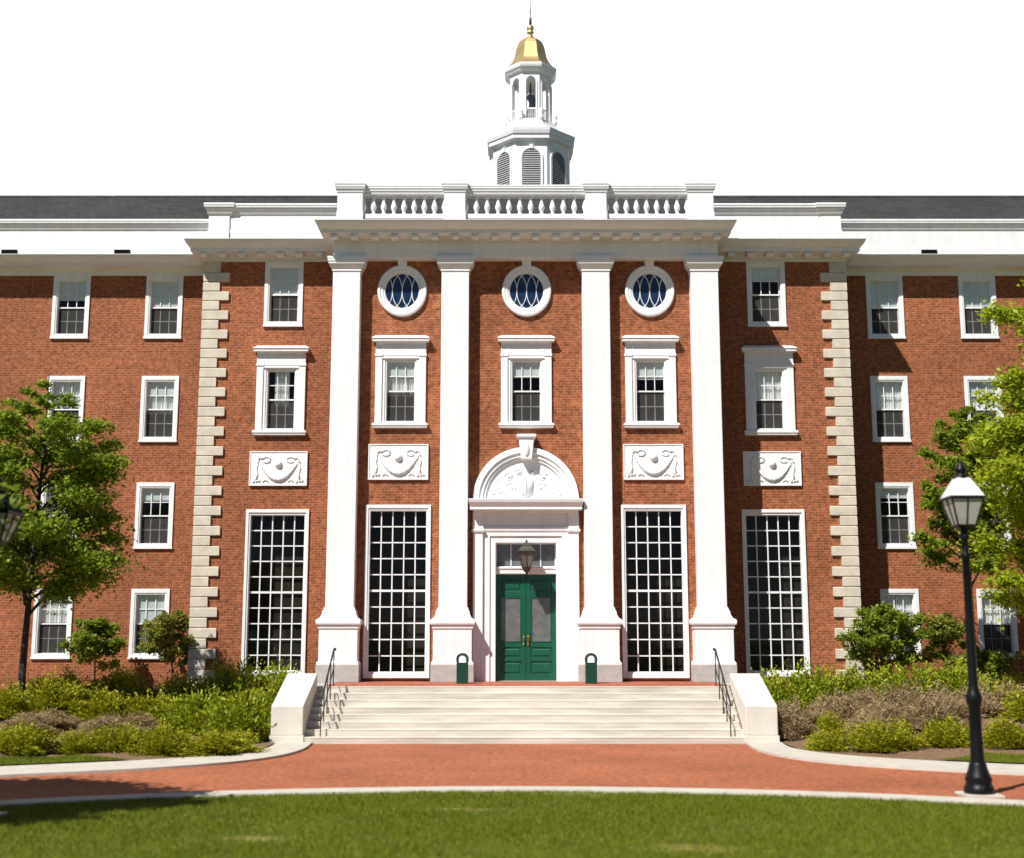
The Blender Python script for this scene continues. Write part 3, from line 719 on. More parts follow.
# --- doorway
DS = MB()
DS.box(-1.52, -1.235, YP-.14, YP+.0, TZ, 6.09); DS.box(1.235, 1.52, YP-.14, YP+.0, TZ, 6.09)
DS.frame(-1.235, 1.235, 1.0, 5.58, .20, .20, .1, .20, YP-.07, YP+.1); DS.frame(-1.04, 1.04, 1.0, 5.39, .17, .17, .1, .20, YP-.03, YP+.42)
DS.box(-1.235, 1.235, YP-.06, YP, 5.58, 6.09)
so = DS.build('door_surround', M['white'], B, bevel=.01)
b = MB(); b.stack([(0,5.54),(.03,5.56),(.05,5.60),(.05,5.64),(.02,5.66)], -1.235, 1.235, YP-.062, YP, 0, 0); b.stack([(.0,5.50),(.02,5.52),(.03,5.56),(.03,5.60),(.01,5.62)], -1.2, 1.2, YP-.072, YP, 0, 0); b.build('architrave', M['white'], so)
for s in (-1, 1):
    b = MB(); b.stack([(0,5.47),(.03,5.49),(.045,5.53),(.045,5.57),(.01,5.59),(.01,6.05)], s*1.378-.142, s*1.378+.142, YP-.145, YP); b.build('console', M['white'], so)
b = MB(); b.stack([(.0,6.05),(.03,6.07),(.04,6.11),(.30,6.12),(.30,6.21),(.32,6.22),(.38,6.32),(.40,6.39),(.40,6.42)], -1.5, 1.5, YP-.15, YP, .36, .36); b.build('door_cornice', M['white'], so)
b = MB(); b.stack([(.0,4.30),(.03,4.32),(.03,4.44),(.06,4.46),(.06,4.50),(.02,4.52)], -.92, .92, YP+.15, YP+.42, 1, 1); b.build('lintel', M['white'], so)
for s in (-1, 1):
    b = MB(); b.ball(s*.98, YP+.05, 4.41, .055, .05, .085); b.build('scroll', M['white'], so, smooth=True)
# arch and tympanum
def arc_band(r0, r1, y0, y1, zc, n=48):
    b = MB()
    for k in range(n+1):
        a = math.pi*k/n; c, s = math.cos(a), math.sin(a)
        b.v += [(r0*c,y0,zc+r0*s),(r1*c,y0,zc+r1*s),(r1*c,y1,zc+r1*s),(r0*c,y1,zc+r0*s)]
    for k in range(n):
        p = 4*k; q = p+4
        for i in range(4): b.f.append((p+i, p+(i+1)%4, q+(i+1)%4, q+i))
    b.f += [(0,1,2,3), (4*n,4*n+3,4*n+2,4*n+1)]; return b
ao = arc_band(1.36, 1.53, YP-.17, YP, 6.432).build('arch', M['white'], B, bevel=.008)
arc_band(1.25, 1.38, YP-.12, YP, 6.434).build('archivolt', M['white'], ao); arc_band(1.17, 1.27, YP-.075, YP, 6.436).build('archivolt', M['white'], ao)
b = MB(); n = 40; b.extr([(1.2*math.cos(math.pi*k/n), 6.438+1.2*math.sin(math.pi*k/n)) for k in range(n+1)], YP-.02, YP+.01); b.build('tympanum', M['white'], ao)
rl = MB(); rn = random.Random(5); y = YP-.002                  # carved scrollwork
rl.extr([(-.20,6.62),(0,6.5),(.20,6.62),(.22,7.0),(-.22,7.0)], y-.05, y+.02)
rl.box(-.012, .012, y-.075, y, 6.55, 7.02)
for s in (-1, 1):
    for cx, cz, r0 in ((.42,6.78,.17),(.78,6.66,.14),(.50,7.10,.13),(.22,7.22,.11),(.98,6.60,.08)):
        pts = []; rr = []
        for k in range(22):
            t = k/21; a = 5.5*t*math.pi*.55+.4; r = r0*(1-.75*t); pts.append((s*(cx+r*math.cos(a)), y-.01, cz+r*math.sin(a))); rr.append(.028*(1-.4*t))
        rl.tube(pts, rr, 6); rl.ball(s*cx, y-.02, cz, .045, .035, .045, 8, 5)
    for k in range(16):
        a = rn.uniform(.25, 1.5); d = rn.uniform(.35, 1.0); x = d*math.cos(a); z = 6.5+d*math.sin(a)*.92
        if x < .12: continue
        rl.ball(s*x, y-.005, z, rn.uniform(.025,.055), .03, rn.uniform(.02,.05), 7, 4)
rl.build('carving', M['white'], ao, smooth=True)
b = MB(); b.extr([(-.155,7.60),(.155,7.60),(.215,8.14),(-.215,8.14)], YP-.30, YP); b.stack([(-.05,8.12),(.0,8.15),(.02,8.2),(.055,8.24),(.06,8.31),(.03,8.325)], -.225, .225, YP-.29, YP); b.ball(0, YP-.30, 7.86, .09, .05, .2)
b.build('keystone', M['white'], ao, bevel=.01).location = (.02, 0, 0)
# transom light
b = MB(); y = YP+.30; b.frame(-.87, .87, 4.50, 5.2, .03, .03, .03, .03, y-.03, y+.03)
for x in (-.43, 0., .43): b.box(x-.014, x+.014, y-.022, y+.02, 4.52, 5.18)
to = b.build('transom_window', M['white'], B); b = MB(); b.add([(-.86,y,4.5),(.86,y,4.5),(.86,y,5.19),(-.86,y,5.19)], [(0,1,2,3)]); b.build('pane', M['greyglass'], to)
# door leaves
for s in (-1, 1):
    x0, x1 = sorted((s*.004, s*.872)); y = YP+.30; b = MB()
    z0, z1 = TZ+.01, 4.30
    b.frame(x0, x1, z0, z1, .13, .13, .18, .12, y, y+.05)
    for za, zb in ((2.22, 2.36), (1.82, 1.92), (3.66, 3.82)): b.box(x0+.13, x1-.13, y+.002, y+.048, za, zb)
    do = b.build('door', M['green'], B, bevel=.008)
    for za, zb in ((1.45, 1.82), (1.92, 2.22), (3.82, 4.18)):
        m_ = .05; xa, xb = x0+.125, x1-.125; za -= .005; zb += .005; b = MB()
        V = []
        for d, yy in ((0, .028), (m_, .028), (m_+.03, .008)):
            V += [(xa+d,y+yy,za+d),(xb-d,y+yy,za+d),(xb-d,y+yy,zb-d),(xa+d,y+yy,zb-d)]
        V += [(xa,y+.042,za),(xb,y+.042,za),(xb,y+.042,zb),(xa,y+.042,zb)]
        F = [(8,9,10,11), (15,14,13,12)]
        for p_ in (0, 4): F += [(p_+k, p_+(k+1)%4, p_+4+(k+1)%4, p_+4+k) for k in range(4)]
        F += [(12+k, 12+(k+1)%4, (k+1)%4, k) for k in range(4)]
        b.add(V, F); b.build('door_panel', M['green'], do)
    b = MB(); b.frame(x0+.13, x1-.13, 2.36, 3.66, .03, .03, .03, .03, y-.008, y+.03); b.build('glazing_bead', M['green'], do)
    b = MB(); b.add([(x0+.14,y+.02,2.37),(x1-.14,y+.02,2.37),(x1-.14,y+.02,3.65),(x0+.14,y+.02,3.65)], [(0,1,2,3)]); b.build('pane', M['greyglass'], do)
    b = MB(); hx = s*.065; b.box(hx-.025, hx+.025, y-.012, y, 2.27, 2.58); b.tube([(hx,y-.01,2.34),(hx,y-.06,2.36),(hx,y-.06,2.50),(hx,y-.01,2.52)], .014, 8); b.ball(hx,y-.03,2.30,.022,.022,.022); b.build('handle', M['brass'], do)
b = MB(); b.box(-.9, .9, YP+.1, YP+.4, TZ-.01, TZ+.012); b.build('threshold', M['plinth'], B)

# --- cupola
CX, CY = .32, 10.2
A8 = math.pi/8
def octo(prof, name, m, parent, smooth=False, bevel=0):
    b = MB(); k = 1/math.cos(A8); b.lathe([(r*k, z) for r, z in prof], CX, CY, 8, A8); return b.build(name, m, parent, smooth=smooth, bevel=bevel)
co = octo([(1.50,16.0),(1.50,19.15),(1.43,19.2),(1.43,20.98)], 'cupola', M['white'], B, bevel=.01)
octo([(1.43,20.86),(1.45,20.90),(1.47,20.97),(1.60,21.03),(1.60,21.17),(1.64,21.20),(1.67,21.32),(1.68,21.42),(1.60,21.46)], 'cornice', M['white'], co)
octo([(1.40,21.44),(1.38,21.56),(1.22,21.62),(1.08,21.72),(1.0,21.86),(.96,21.98),(.90,22.0)], 'curved_stage', M['white'], co)
for k in range(8):
    a = A8+k*math.pi/4; b = MB()
    b.lathe([(.08,21.95),(.10,22.0),(.085,22.06),(.06,22.1),(.09,22.18),(.095,22.24),(.05,22.3),(.02,22.34)], CX+1.0*math.cos(a), CY+1.0*math.sin(a), 8); b.build('urn', M['white'], co, smooth=True)
# arched louvres on each face
def arch_poly(hw, z0, zs, n=14): return [(-hw, z0), (hw, z0)] + [(hw*math.cos(math.pi*k/n), zs+hw*math.sin(math.pi*k/n)) for k in range(n+1)]
for k in range(8):
    a = -math.pi/2+k*math.pi/4; rot = a+math.pi/2
    def placed(b, name, m, parent, r):
        o = b.build(name, m, parent); o.location = (CX+r*math.cos(a), CY+r*math.sin(a), 0); o.rotation_euler = (0, 0, rot); return o
    b = MB(); zs = 20.33; ns = 14
    pin = arch_poly(.345, 19.1, zs); pout = arch_poly(.43, 19.02, zs)
    n = len(pin); b.add([(x,-.05,z) for x,z in pout]+[(x,-.05,z) for x,z in pin]+[(x,.02,z) for x,z in pout]+[(x,.02,z) for x,z in pin],
        [(i,(i+1)%n,n+(i+1)%n,n+i) for i in range(n)]+[(i,2*n+i,2*n+(i+1)%n,(i+1)%n) for i in range(n)]+[(n+i,n+(i+1)%n,3*n+(i+1)%n,3*n+i) for i in range(n)])
    b.extr([(-.06,20.66),(.06,20.66),(.08,20.82),(-.08,20.82)], -.08, .02)
    placed(b, 'louvre_frame', M['white'], co, 1.43)
    b = MB(); b.add([(x,-.004,z) for x,z in pin], [tuple(range(n))]); placed(b, 'louvre_back', M['dark'], co, 1.43)
    b = MB(); z = 19.12
    while z < 20.64:
        hw = .34 if z < zs else math.sqrt(max(.0, .34**2-(z-zs)**2))
        if hw > .05: b.extr_x([(-.045,z),(-.045,z+.018),(-.006,z+.062),(-.006,z+.044)], -hw, hw)
        z += .085
    placed(b, 'louvre', M['louvre'], co, 1.43)
# open lantern: eight piers, arches, railings
octo([(.90,21.9),(.90,22.0),(.84,22.03)], 'lantern_base', M['white'], co)
for k in range(8):
    a = -math.pi/2+k*math.pi/4; rot = a+math.pi/2; w = .80*math.tan(A8)
    b = MB(); hw = .185; zs = 23.18; n = 12; ar = [(hw*math.cos(math.pi*i/n), zs+hw*math.sin(math.pi*i/n)) for i in range(n+1)]
    b.extr([(hw,22.0),(w,22.0),(w,23.55),(-w,23.55),(-w,22.0),(-hw,22.0)]+list(reversed(ar)), -.0, .13)
    b.box(-hw-.06, -hw, -.03, .0, 22.0, 23.2); b.box(hw, hw+.06, -.03, .0, 22.0, 23.2)
    o = b.build('lantern_arch', M['white'], co); o.location = (CX+.80*math.cos(a), CY+.80*math.sin(a), 0); o.rotation_euler = (0,0,rot)
    b = MB(); b.box(-hw, hw, .02, .05, 22.36, 22.40)
    for i in range(5): x = -hw+2*hw*(i+.5)/5; b.box(x-.012, x+.012, .025, .045, 22.0, 22.37)
    o = b.build('lantern_railing', M['white'], co); o.location = (CX+.80*math.cos(a), CY+.80*math.sin(a), 0); o.rotation_euler = (0,0,rot)
b = MB(); b.lathe([(.38,22.4),(.35,22.46),(.27,22.65),(.23,22.9),(.15,23.02),(.05,23.06),(.03,23.4)], CX, CY, 16); b.build('bell', M['spire'], co, smooth=True)
octo([(.82,23.47),(.84,23.52),(.90,23.56),(.92,23.60),(.98,23.68),(1.0,23.76),(1.0,23.84),(.86,23.92)], 'lantern_cornice', M['white'], co)
octo([(.93,23.88),(.87,23.95),(.77,24.06),(.68,24.2),(.62,24.36),(.585,24.54),(.55,24.72),(.50,24.88),(.42,25.03),(.32,25.13),(.2,25.20),(.10,25.24)], 'gold_dome', M['gold'], co)
b = MB(); b.lathe([(.16,25.22),(.12,25.30),(.07,25.36),(.07,25.40),(.15,25.44),(.15,25.47),(.10,25.50),(.13,25.56),(.155,25.63),(.13,25.71),(.06,25.76),(.05,25.80)], CX, CY, 16); b.build('finial', M['gold'], co, smooth=True)
b = MB(); b.lathe([(.06,25.78),(.055,26.0),(.065,26.05),(.04,26.1),(.03,26.4),(.008,26.85)], CX, CY, 10); b.build('spire', M['spire'], co, smooth=True)

def kids(o):
    for c in o.children: yield c; yield from kids(c)
for o in [co]+[c for c in B.children if c.parent == co]+[c for c in bpy.data.objects if c.parent == co]:   # settle the stages to their surveyed heights
    co_ = np.empty(len(o.data.vertices)*3, np.float32); o.data.vertices.foreach_get('co', co_); z = co_[2::3]
    z += np.interp(z, [21.45, 21.9, 22.3, 23.4, 23.9, 25.3], [-.15, -.08, .0, .36, .34, .40]).astype(np.float32); o.data.vertices.foreach_set('co', co_); o.data.update()
# ================================================================ WALL LANTERN, BINS
la = empty('wall_lantern', 'weathered bronze lantern on a bracket above the green double doors', 'lantern', (.015,YP+.15,4.44)); la.scale = (.82, 1, .92)
yl = -.50
b = MB(); b.tube([(0,0,-.02),(0,-.2,-.10),(0,yl,-.08),(0,yl,.02)], .022, 8); b.build('bracket', M['bronze'], la, smooth=True)
def sq(b, prof, cy, n=4): b.lathe([(r*math.sqrt(2), z) for r, z in prof], 0, cy, n, math.pi/4)
b = MB(); sq(b, [(.30,.50),(.31,.525),(.29,.54),(.19,.66),(.15,.69),(.15,.72),(.11,.76),(.05,.80)], yl); b.lathe([(.03,.78),(.045,.82),(.03,.86),(.01,.9)], 0, yl, 8); b.build('lantern_roof', M['bronze'], la)
b = MB(); sq(b, [(.06,-.12),(.10,-.08),(.14,0.0),(.17,.03),(.17,.055)], yl); b.lathe([(.02,-.2),(.045,-.16),(.02,-.1)], 0, yl, 8); b.build('lantern_base', M['bronze'], la)
b = MB()
for sx in (-1, 1):
    for sy in (-1, 1): b.tube([(sx*.155,yl+sy*.155,.05),(sx*.265,yl+sy*.265,.505)], .016, 6)
for s in (-1, 1):
    b.tube([(0,yl+s*.16,.05),(0,yl+s*.27,.505)], .008, 5); b.tube([(s*.16,yl,.05),(s*.27,yl,.505)], .008, 5)
b.build('lantern_frame', M['bronze'], la)
b = MB(); sq(b, [(.148,.055),(.258,.50)], yl); b.build('lantern_glass', M['greyglass'], la)

for sx in (-1, 1):
    bn = empty('litter_bin', 'slim dark green litter bin with looped top, %s of the green doors' % ('left' if sx < 0 else 'right'), 'litter bin', (sx*1.745,-1.2,TZ), 'litter bins by the door')
    b = MB(); b.box(-.155,.155,-.155,.155,.012,.56); b.box(-.14,.14,-.14,.14,0,.012); b.build('bin_body', M['bingreen'], bn, bevel=.015)
    b = MB(); n = 14; zt = .66; oo = [(.165*math.cos(math.pi*k/n), zt+.155*math.sin(math.pi*k/n)) for k in range(n+1)]; ii = [(.10*math.cos(math.pi*k/n), zt+.085*math.sin(math.pi*k/n)) for k in range(n+1)]
    b.extr([(.165,.56)]+oo+[(-.165,.56)]+[(-.10,.56)]+list(reversed(ii))+[(.10,.56)], -.16, .16); b.build('bin_hood', M['bingreen'], bn, bevel=.008)

# ================================================================ STREET LAMPS
def lamp(x, y, sxy, sz, label):
    o = empty('street_lamp', label, 'street lamp', (x, y, 0), 'street lamps along the path'); o.scale = (sxy, sxy, sz)
    b = MB(); b.box(-.30,.30,-.30,.30,.0,.05); b.build('footing', M['kerb'], o, bevel=.01)
    b = MB(); b.lathe([(.235,.05),(.24,.10),(.225,.16),(.20,.19),(.20,.24),(.215,.27),(.19,.33),(.155,.42),(.135,.50),(.125,.54)], 0, 0, 20)
    for k in range(8): a = k*math.pi/4; b.ball(.21*math.cos(a), .21*math.sin(a), .14, .03, .03, .05, 8, 5)
    b.build('base', M['black'], o, smooth=True)
    b = MB()                                       # fluted pole
    prof = [(.128,.52),(.12,.60),(.112,1.0),(.108,1.42),(.13,1.46),(.145,1.52),(.145,1.58),(.12,1.63),(.095,1.70),(.085,1.80),(.075,2.8),(.066,3.78),(.085,3.80),(.09,3.86),(.07,3.90),(.062,3.95),(.062,4.10),(.085,4.13),(.09,4.18),(.07,4.22),(.07,4.30)]
    n = 32; s0 = len(b.v)
    for r, z in prof:
        for k in range(n): a = 2*math.pi*k/n; q = r*.88*(1 if k % 2 else .93); b.v.append((q*math.cos(a), q*math.sin(a), z))
    for i in range(len(prof)-1):
        for k in range(n): p = s0+i*n; b.f.append((p+k, p+(k+1)%n, p+n+(k+1)%n, p+n+k))
    b.build('pole', M['black'], o, smooth=True)
    b = MB(); b.lathe([(.08,4.27),(.13,4.30),(.205,4.33),(.22,4.34),(.22,4.36)], 0, 0, 4, math.pi/4); b.build('lamp_seat', M['black'], o)
    b = MB(); b.lathe([(.205,4.36),(.365,4.78)], 0, 0, 4, math.pi/4); b.build('lamp_glass', M['lampglass'], o)
    b = MB()
    for k in range(4):
        a = math.pi/4+k*math.pi/2; c, s = math.cos(a), math.sin(a); b.tube([(.21*c,.21*s,4.35),(.375*c,.375*s,4.79)], .015, 6)
        a2 = k*math.pi/2; c, s = math.cos(a2), math.sin(a2); b.tube([(.150*c,.150*s,4.36),(.266*c,.266*s,4.78)], .010, 5)
    b.lathe([(.375,4.775),(.405,4.785),(.405,4.82),(.37,4.83)], 0, 0, 4, math.pi/4); b.build('lamp_frame', M['black'], o)
    b = MB(); b.lathe([(.39,4.825),(.38,4.84),(.17,5.12),(.15,5.14)], 0, 0, 4, math.pi/4); b.build('lamp_roof', M['alum'] if x > 0 else M['roofblack'], o)
    b = MB(); b.lathe([(.12,5.13),(.13,5.16),(.08,5.19),(.07,5.22),(.10,5.26),(.095,5.31),(.05,5.35),(.05,5.38),(.03,5.40),(.008,5.43)], 0, 0, 14); b.build('finial', M['black'], o, smooth=True)
    return o
lamp(7.1, -15.1, 1, 1, 'tall black street lamp with pale lantern roof at the right of the brick path')
lamp(-8.0, -17.5, 1.1, .90, 'street lamp with dark lantern roof half cut off by the left edge')

# ================================================================ VEGETATION
def leaf_quads(P, N, size, rng, aspect=.55):
    """diamond leaves at P with normals roughly N"""
    n = len(P); N = N/np.linalg.norm(N, axis=1, keepdims=True)
    A = rng.normal(size=(n,3)); T = np.cross(N, A); T /= np.linalg.norm(T, axis=1, keepdims=True); Bv = np.cross(N, T)
    s = size*(.6+.8*rng.random((n,1)))
    V = np.stack([P-T*s, P+Bv*s*aspect-N*s*.12, P+T*s, P-Bv*s*aspect-N*s*.12], 1)
    return V.reshape(-1,3)
def tree(name, label, loc, H, trunk_h, crown, leafmat, seed, nl=9000, leaf=.075, trunk_r=.09, group='trees in front of the brick wings', nlimb=26, up=.35, fat=.26, parts=('trunk','crown')):
    """crown(t) = branch reach at relative height t (0 at the crown's foot, 1 at its tip)"""
    rn = random.Random(seed); rng = np.random.default_rng(seed)
    o = empty(name, label, 'tree', loc, group); b = MB(); pts = []; n = 10
    for i in range(n+1):
        t = i/n; pts.append(Vector((.12*H*.1*math.sin(t*3+seed), .1*H*.1*math.cos(t*2.5+seed)-.1*H*.1*math.cos(seed), H*.96*t)))
    b.tube(pts, [trunk_r*(1-.88*(i/n)**.8)*(1.35 if i == 0 else 1) for i in range(n+1)], 9)
    def on_trunk(z):
        t = min(max(z/(H*.96), 0), 1)*n; i = min(int(t), n-1); return pts[i].lerp(pts[i+1], t-i)
    spots = []
    for k in range(nlimb):
        tt = ((k+.5)/nlimb)**.9; z0 = trunk_h+(H-trunk_h)*tt*.88; az = k*2.39996+rn.uniform(-.4,.4); ln = crown(tt)*rn.uniform(.72,1.12)
        p0 = on_trunk(z0); d = Vector((math.cos(az), math.sin(az), 0)); limb = []
        rise_ = up*ln*rn.uniform(.6,1.3)
        for i in range(7):
            s = i/6; limb.append(p0+d*ln*s+Vector((rn.uniform(-.04,.04)*ln, rn.uniform(-.04,.04)*ln, rise_*(s**.8)*1.15-.22*ln*s*s)))
        r0 = trunk_r*.42*(1-.6*tt); b.tube(limb, [r0*(1-.85*i/6) for i in range(7)], 5)
        for j in range(int(4+ln*4.5)):
            s = rn.uniform(.28, 1.0); i = min(int(s*6), 5); q = limb[i].lerp(limb[i+1], s*6-i)
            a2 = az+rn.choice((-1,1))*rn.uniform(.3,1.3); l2 = ln*.38*(1.15-s*.6)*rn.uniform(.5,1.2)
            e = q+Vector((math.cos(a2)*l2, math.sin(a2)*l2, rn.uniform(-.05,.3)*l2)); m_ = q.lerp(e,.5)+Vector((0,0,.06*l2))
            b.tube([q, m_, e], [r0*.25, r0*.18, r0*.08], 4)
            spots += [(q.lerp(e,.45), l2*.45), (e, l2*.55), (m_, l2*.4)]
        spots.append((limb[-1], ln*.16))
    b.build(parts[0], M['bark'] if trunk_r > .05 else M['twig'], o, smooth=True)
    w = np.array([max(s[1], .08)**1.5 for s in spots]); w /= w.sum(); idx = rng.choice(len(spots), nl, p=w)
    C = np.array([tuple(s[0]) for s in spots])[idx]; Rr = np.array([max(s[1], .1) for s in spots])[idx][:,None]
    D = rng.normal(size=(nl,3))*np.array([.62,.62,fat]); P = C+D*Rr*1.05; P[:,2] -= (np.hypot(D[:,0],D[:,1])[:,None]*Rr*.25)[:,0]
    Nn = rng.normal(size=(nl,3))*.75+np.array([0,-.1,1.0])
    link(parts[1], npmesh('crown', leaf_quads(P, Nn, leaf, rng), 4), M[leafmat], o)
    return o
def bz(x, y): return float(bed_z(x, y))-.03
def env(a, k=.75): return lambda t: a*(.45+.55*math.sin(math.pi*min(1,(t*.85+.18)))**k)*(1-.55*t**3)
tree('young_tree', 'young maple with layered green crown and slim dark trunk before the left brick wing', (-12.45,-4.2,bz(-12.45,-4.2)), 8.85, 2.2, env(2.2), 'leaf_tree', 11, 44000, .062, .11, nlimb=50, fat=.42, up=.6)
tree('young_tree', 'dark green upright tree behind the right street lamp', (12.5,-.6,bz(12.5,-.6)), 8.8, 2.9, env(1.4), 'leaf_tree', 23, 20000, .062, .09, nlimb=38, up=.9, fat=.42)
tree('leafy_tree', 'sunlit yellow green tree cut off by the right edge, nearer than the dark tree', (13.7,-5.2,bz(13.7,-5.2)), 12.2, 1.9, lambda t: 2.6*(.5+.5*math.sin(math.pi*min(1,t*.8+.2)))*(1-.3*t**3), 'leaf_bright', 37, 78000, .07, .15, nlimb=70, fat=.45, up=.6)
tree('shade_tree', 'broad lawn tree out of frame whose shadow crosses the path at left', (-10.9,-18.6,0), 6.4, 2.4, lambda t: 2.6*math.sin(math.pi*min(1,t*.8+.15)), 'leaf_tree', 41, 40000, .11, .14, group=None, nlimb=44, fat=.5)
def small(label, x, y, H, w, lm, seed, nl):
    o = tree('ornamental_shrub', label, (x, y, bz(x, y)), H, H*.28, env(w), lm, seed, int(nl*2.4), .052, .035, 'small ornamental trees by the walls', 22, .75, .5, ('stem','crown'))
    o['category'] = 'shrub'; return o
small('bushy round green ornamental shrub under the left wing, right of the young maple', -12.75, 1.9, 2.35, .85, 'leaf_small', 51, 4200)
small('loose ornamental shrub with rusty leaves beside the left quoins', -10.45, 1.9, 2.55, .95, 'leaf_rust', 52, 3600)
small('dense dark green ornamental shrub against the right quoins', 10.2, .3, 2.75, 1.0, 'leaf_small', 53, 5200)
small('airy yellow green ornamental shrub just left of the right street lamp', 11.95, .5, 2.45, .85, 'leaf_rust', 54, 3200)
small('low arching green shrub at the wall foot right of the lamp', 13.6, 1.6, 1.35, .7, 'leaf_small', 55, 1600)

# mounded shrubs: foliage of small upright leaves over a few stems
def mound_mesh(seed, nl, spiky=.5, lsz=.05):
    rng = np.random.default_rng(seed); n = nl
    u = rng.normal(size=(n,3)); u[:,2] = np.abs(u[:,2])*.9+.05; u /= np.linalg.norm(u, axis=1, keepdims=True)
    az = np.arctan2(u[:,1], u[:,0])
    lump = 1+.22*np.sin(az*2+seed)+.17*np.sin(az*5+2*seed+u[:,2]*4)+.14*np.sin(u[:,2]*8+az*3+seed)
    r = (rng.random(n)**.4)*lump*np.where(rng.random(n) < .16, 1+.35*rng.random(n), 1); P = u*r[:,None]*np.array([.5,.5,1.0]); P[:,2] = np.clip(P[:,2]*.95, .01, None)
    Dv = u*.8+rng.normal(size=(n,3))*.45+np.array([0,0,spiky]); Dv /= np.linalg.norm(Dv, axis=1, keepdims=True)
    Sd = np.cross(Dv, rng.normal(size=(n,3))); Sd /= np.linalg.norm(Sd, axis=1, keepdims=True)
    l = lsz*(.8+1.1*rng.random((n,1)))
    V = np.stack([P-Dv*l*.4, P+Sd*l*.32+Dv*l*.3, P+Dv*l*1.3, P-Sd*l*.32+Dv*l*.3], 1)
    return npmesh('foliage', V.reshape(-1,3), 4)
def stems_mesh(seed):
    rn = random.Random(seed); b = MB()
    for k in range(9):
        a = rn.uniform(0,6.28); r = rn.uniform(.1,.36); b.tube([(.02*math.cos(a),.02*math.sin(a),-.05),(r*.5*math.cos(a),r*.5*math.sin(a),.35),(r*math.cos(a),r*math.sin(a),.75)], [.016,.011,.005], 4)
    return b.mesh('stems')
def dry_mesh(seed, n=15000):
    rng = np.random.default_rng(seed); u = rng.normal(size=(n,3)); u[:,2] = np.abs(u[:,2])*.8+.05; u /= np.linalg.norm(u, axis=1, keepdims=True)
    az = np.arctan2(u[:,1], u[:,0]); lump = 1+.28*np.sin(az*2+seed)+.2*np.sin(az*5+seed*2+u[:,2]*5)+.15*np.sin(u[:,2]*8+az*3)
    P = u*((rng.random(n)**.45)*lump)[:,None]*np.array([.52,.52,.9]); P[:,2] = np.clip(P[:,2], .01, None)
    Dv = u*.5+rng.normal(size=(n,3))*.6+np.array([0,0,.55]); Dv /= np.linalg.norm(Dv, axis=1, keepdims=True)
    Sd = np.cross(Dv, rng.normal(size=(n,3))); Sd /= np.linalg.norm(Sd, axis=1, keepdims=True)
    l = .03+.07*rng.random((n,1)); w = .004+.005*rng.random((n,1))
    return npmesh('foliage', np.stack([P-Dv*l-Sd*w, P-Dv*l+Sd*w, P+Dv*l+Sd*w*.4, P+Dv*l-Sd*w*.4], 1).reshape(-1,3), 4)
MV = [mound_mesh(60+i, 10000, .5, .036) for i in range(4)]; MT = [mound_mesh(80+i, 11000, .9, .042) for i in range(3)]; DV = [dry_mesh(90+i) for i in range(3)]; ST = [stems_mesh(70), stems_mesh(71)]
cnt = [0]
def shrub(label, x, y, w, h, mt, kindm='mound', name='shrub', group='low shrubs in the planting beds'):
    i = cnt[0]; cnt[0] += 1; me = {'mound': MV, 'tall': MT, 'dry': DV}[kindm]; me = me[i % len(me)]
    if me.materials and me.materials[0] != M[mt]: me = me.copy(); me.materials.clear()
    o = empty(name, label, 'shrub', (x, y, bz(x, y)), group); o.scale = (w, w*.9, h*(.92 if kindm == 'tall' else .8)); o.rotation_euler = (0, 0, i*1.3)
    link('foliage', me, M[mt], o); link('stems', ST[i % 2], M['twig'], o); return o
FL = 'front row shrubs beside the left kerb'; FR = 'front row shrubs beside the right kerb'
shrub('rounded yellow green shrub at the left edge, first of the left front row', -10.75, -8.9, 1.45, .62, 'leaf_shrub', group=FL)
shrub('smallest low shrub in the left front row, second from the left edge', -9.55, -8.7, .95, .50, 'leaf_shrub', group=FL)
shrub('wide bushy shrub in the middle of the left front row', -8.75, -8.35, 1.15, .60, 'leaf_shrub', group=FL)
shrub('tall rounded shrub fourth along the left front row', -7.85, -8.25, 1.35, .66, 'leaf_shrub', group=FL)
shrub('low flat spreading shrub at the right end of the left front row', -6.75, -8.0, 1.75, .52, 'leaf_shrub', group=FL)
GL = 'feathery shrubs on the left slope'
for lab, x, y, w, h, mt, kd in (
    ('big feathery green shrub pressed against the left cheek wall', -6.85, -5.0, 1.55, 1.15, 'leaf_hedge', 'tall'),
    ('feathery shrub left of the big one by the left cheek wall', -7.95, -4.6, 1.6, .95, 'leaf_hedge', 'tall'),
    ('green mound below the left quoins on the upper slope', -9.15, -4.4, 1.5, .75, 'leaf_shrub', 'tall'),
    ('yellow green mound mid slope under the rusty ornamental shrub', -10.2, -4.9, 1.5, .75, 'leaf_shrub', 'tall'),
    ('loose spreading mound mid slope under the bushy ornamental shrub', -11.35, -5.1, 1.5, .8, 'leaf_shrub', 'tall'),
    ('green mound on the slope just right of the maple trunk', -12.3, -5.6, 1.3, .7, 'leaf_shrub', 'tall'),
    ('green mound at the left edge in front of the maple trunk', -13.2, -6.3, 1.4, .5, 'leaf_shrub', 'mound')):
    shrub(lab, x, y, w, h, mt, kd, group=GL)
HL = 'hedge shrubs along the left wall'; HR = 'hedge shrubs along the right wall'
for lab, x, y, w, h, mt in (
    ('clipped shrub under the left tall side window, beside the column', -6.7, -.8, 1.5, 1.35, 'leaf_hedge'),
    ('clipped shrub under the left tall side window, nearer the quoins', -8.0, -.7, 1.7, 1.35, 'leaf_hedge'),
    ('small round shrub at the foot of the left quoins', -9.4, -1.0, 1.6, .95, 'leaf_hedge'),
    ('hedge shrub between the two small ornamental trees at left', -11.0, -1.4, 1.8, 1.0, 'leaf_shrub'),
    ('hedge shrub at the left end of the left wall row', -12.3, -2.2, 1.7, .9, 'leaf_hedge')):
    shrub(lab, x, y, w, h, mt, group=HL)
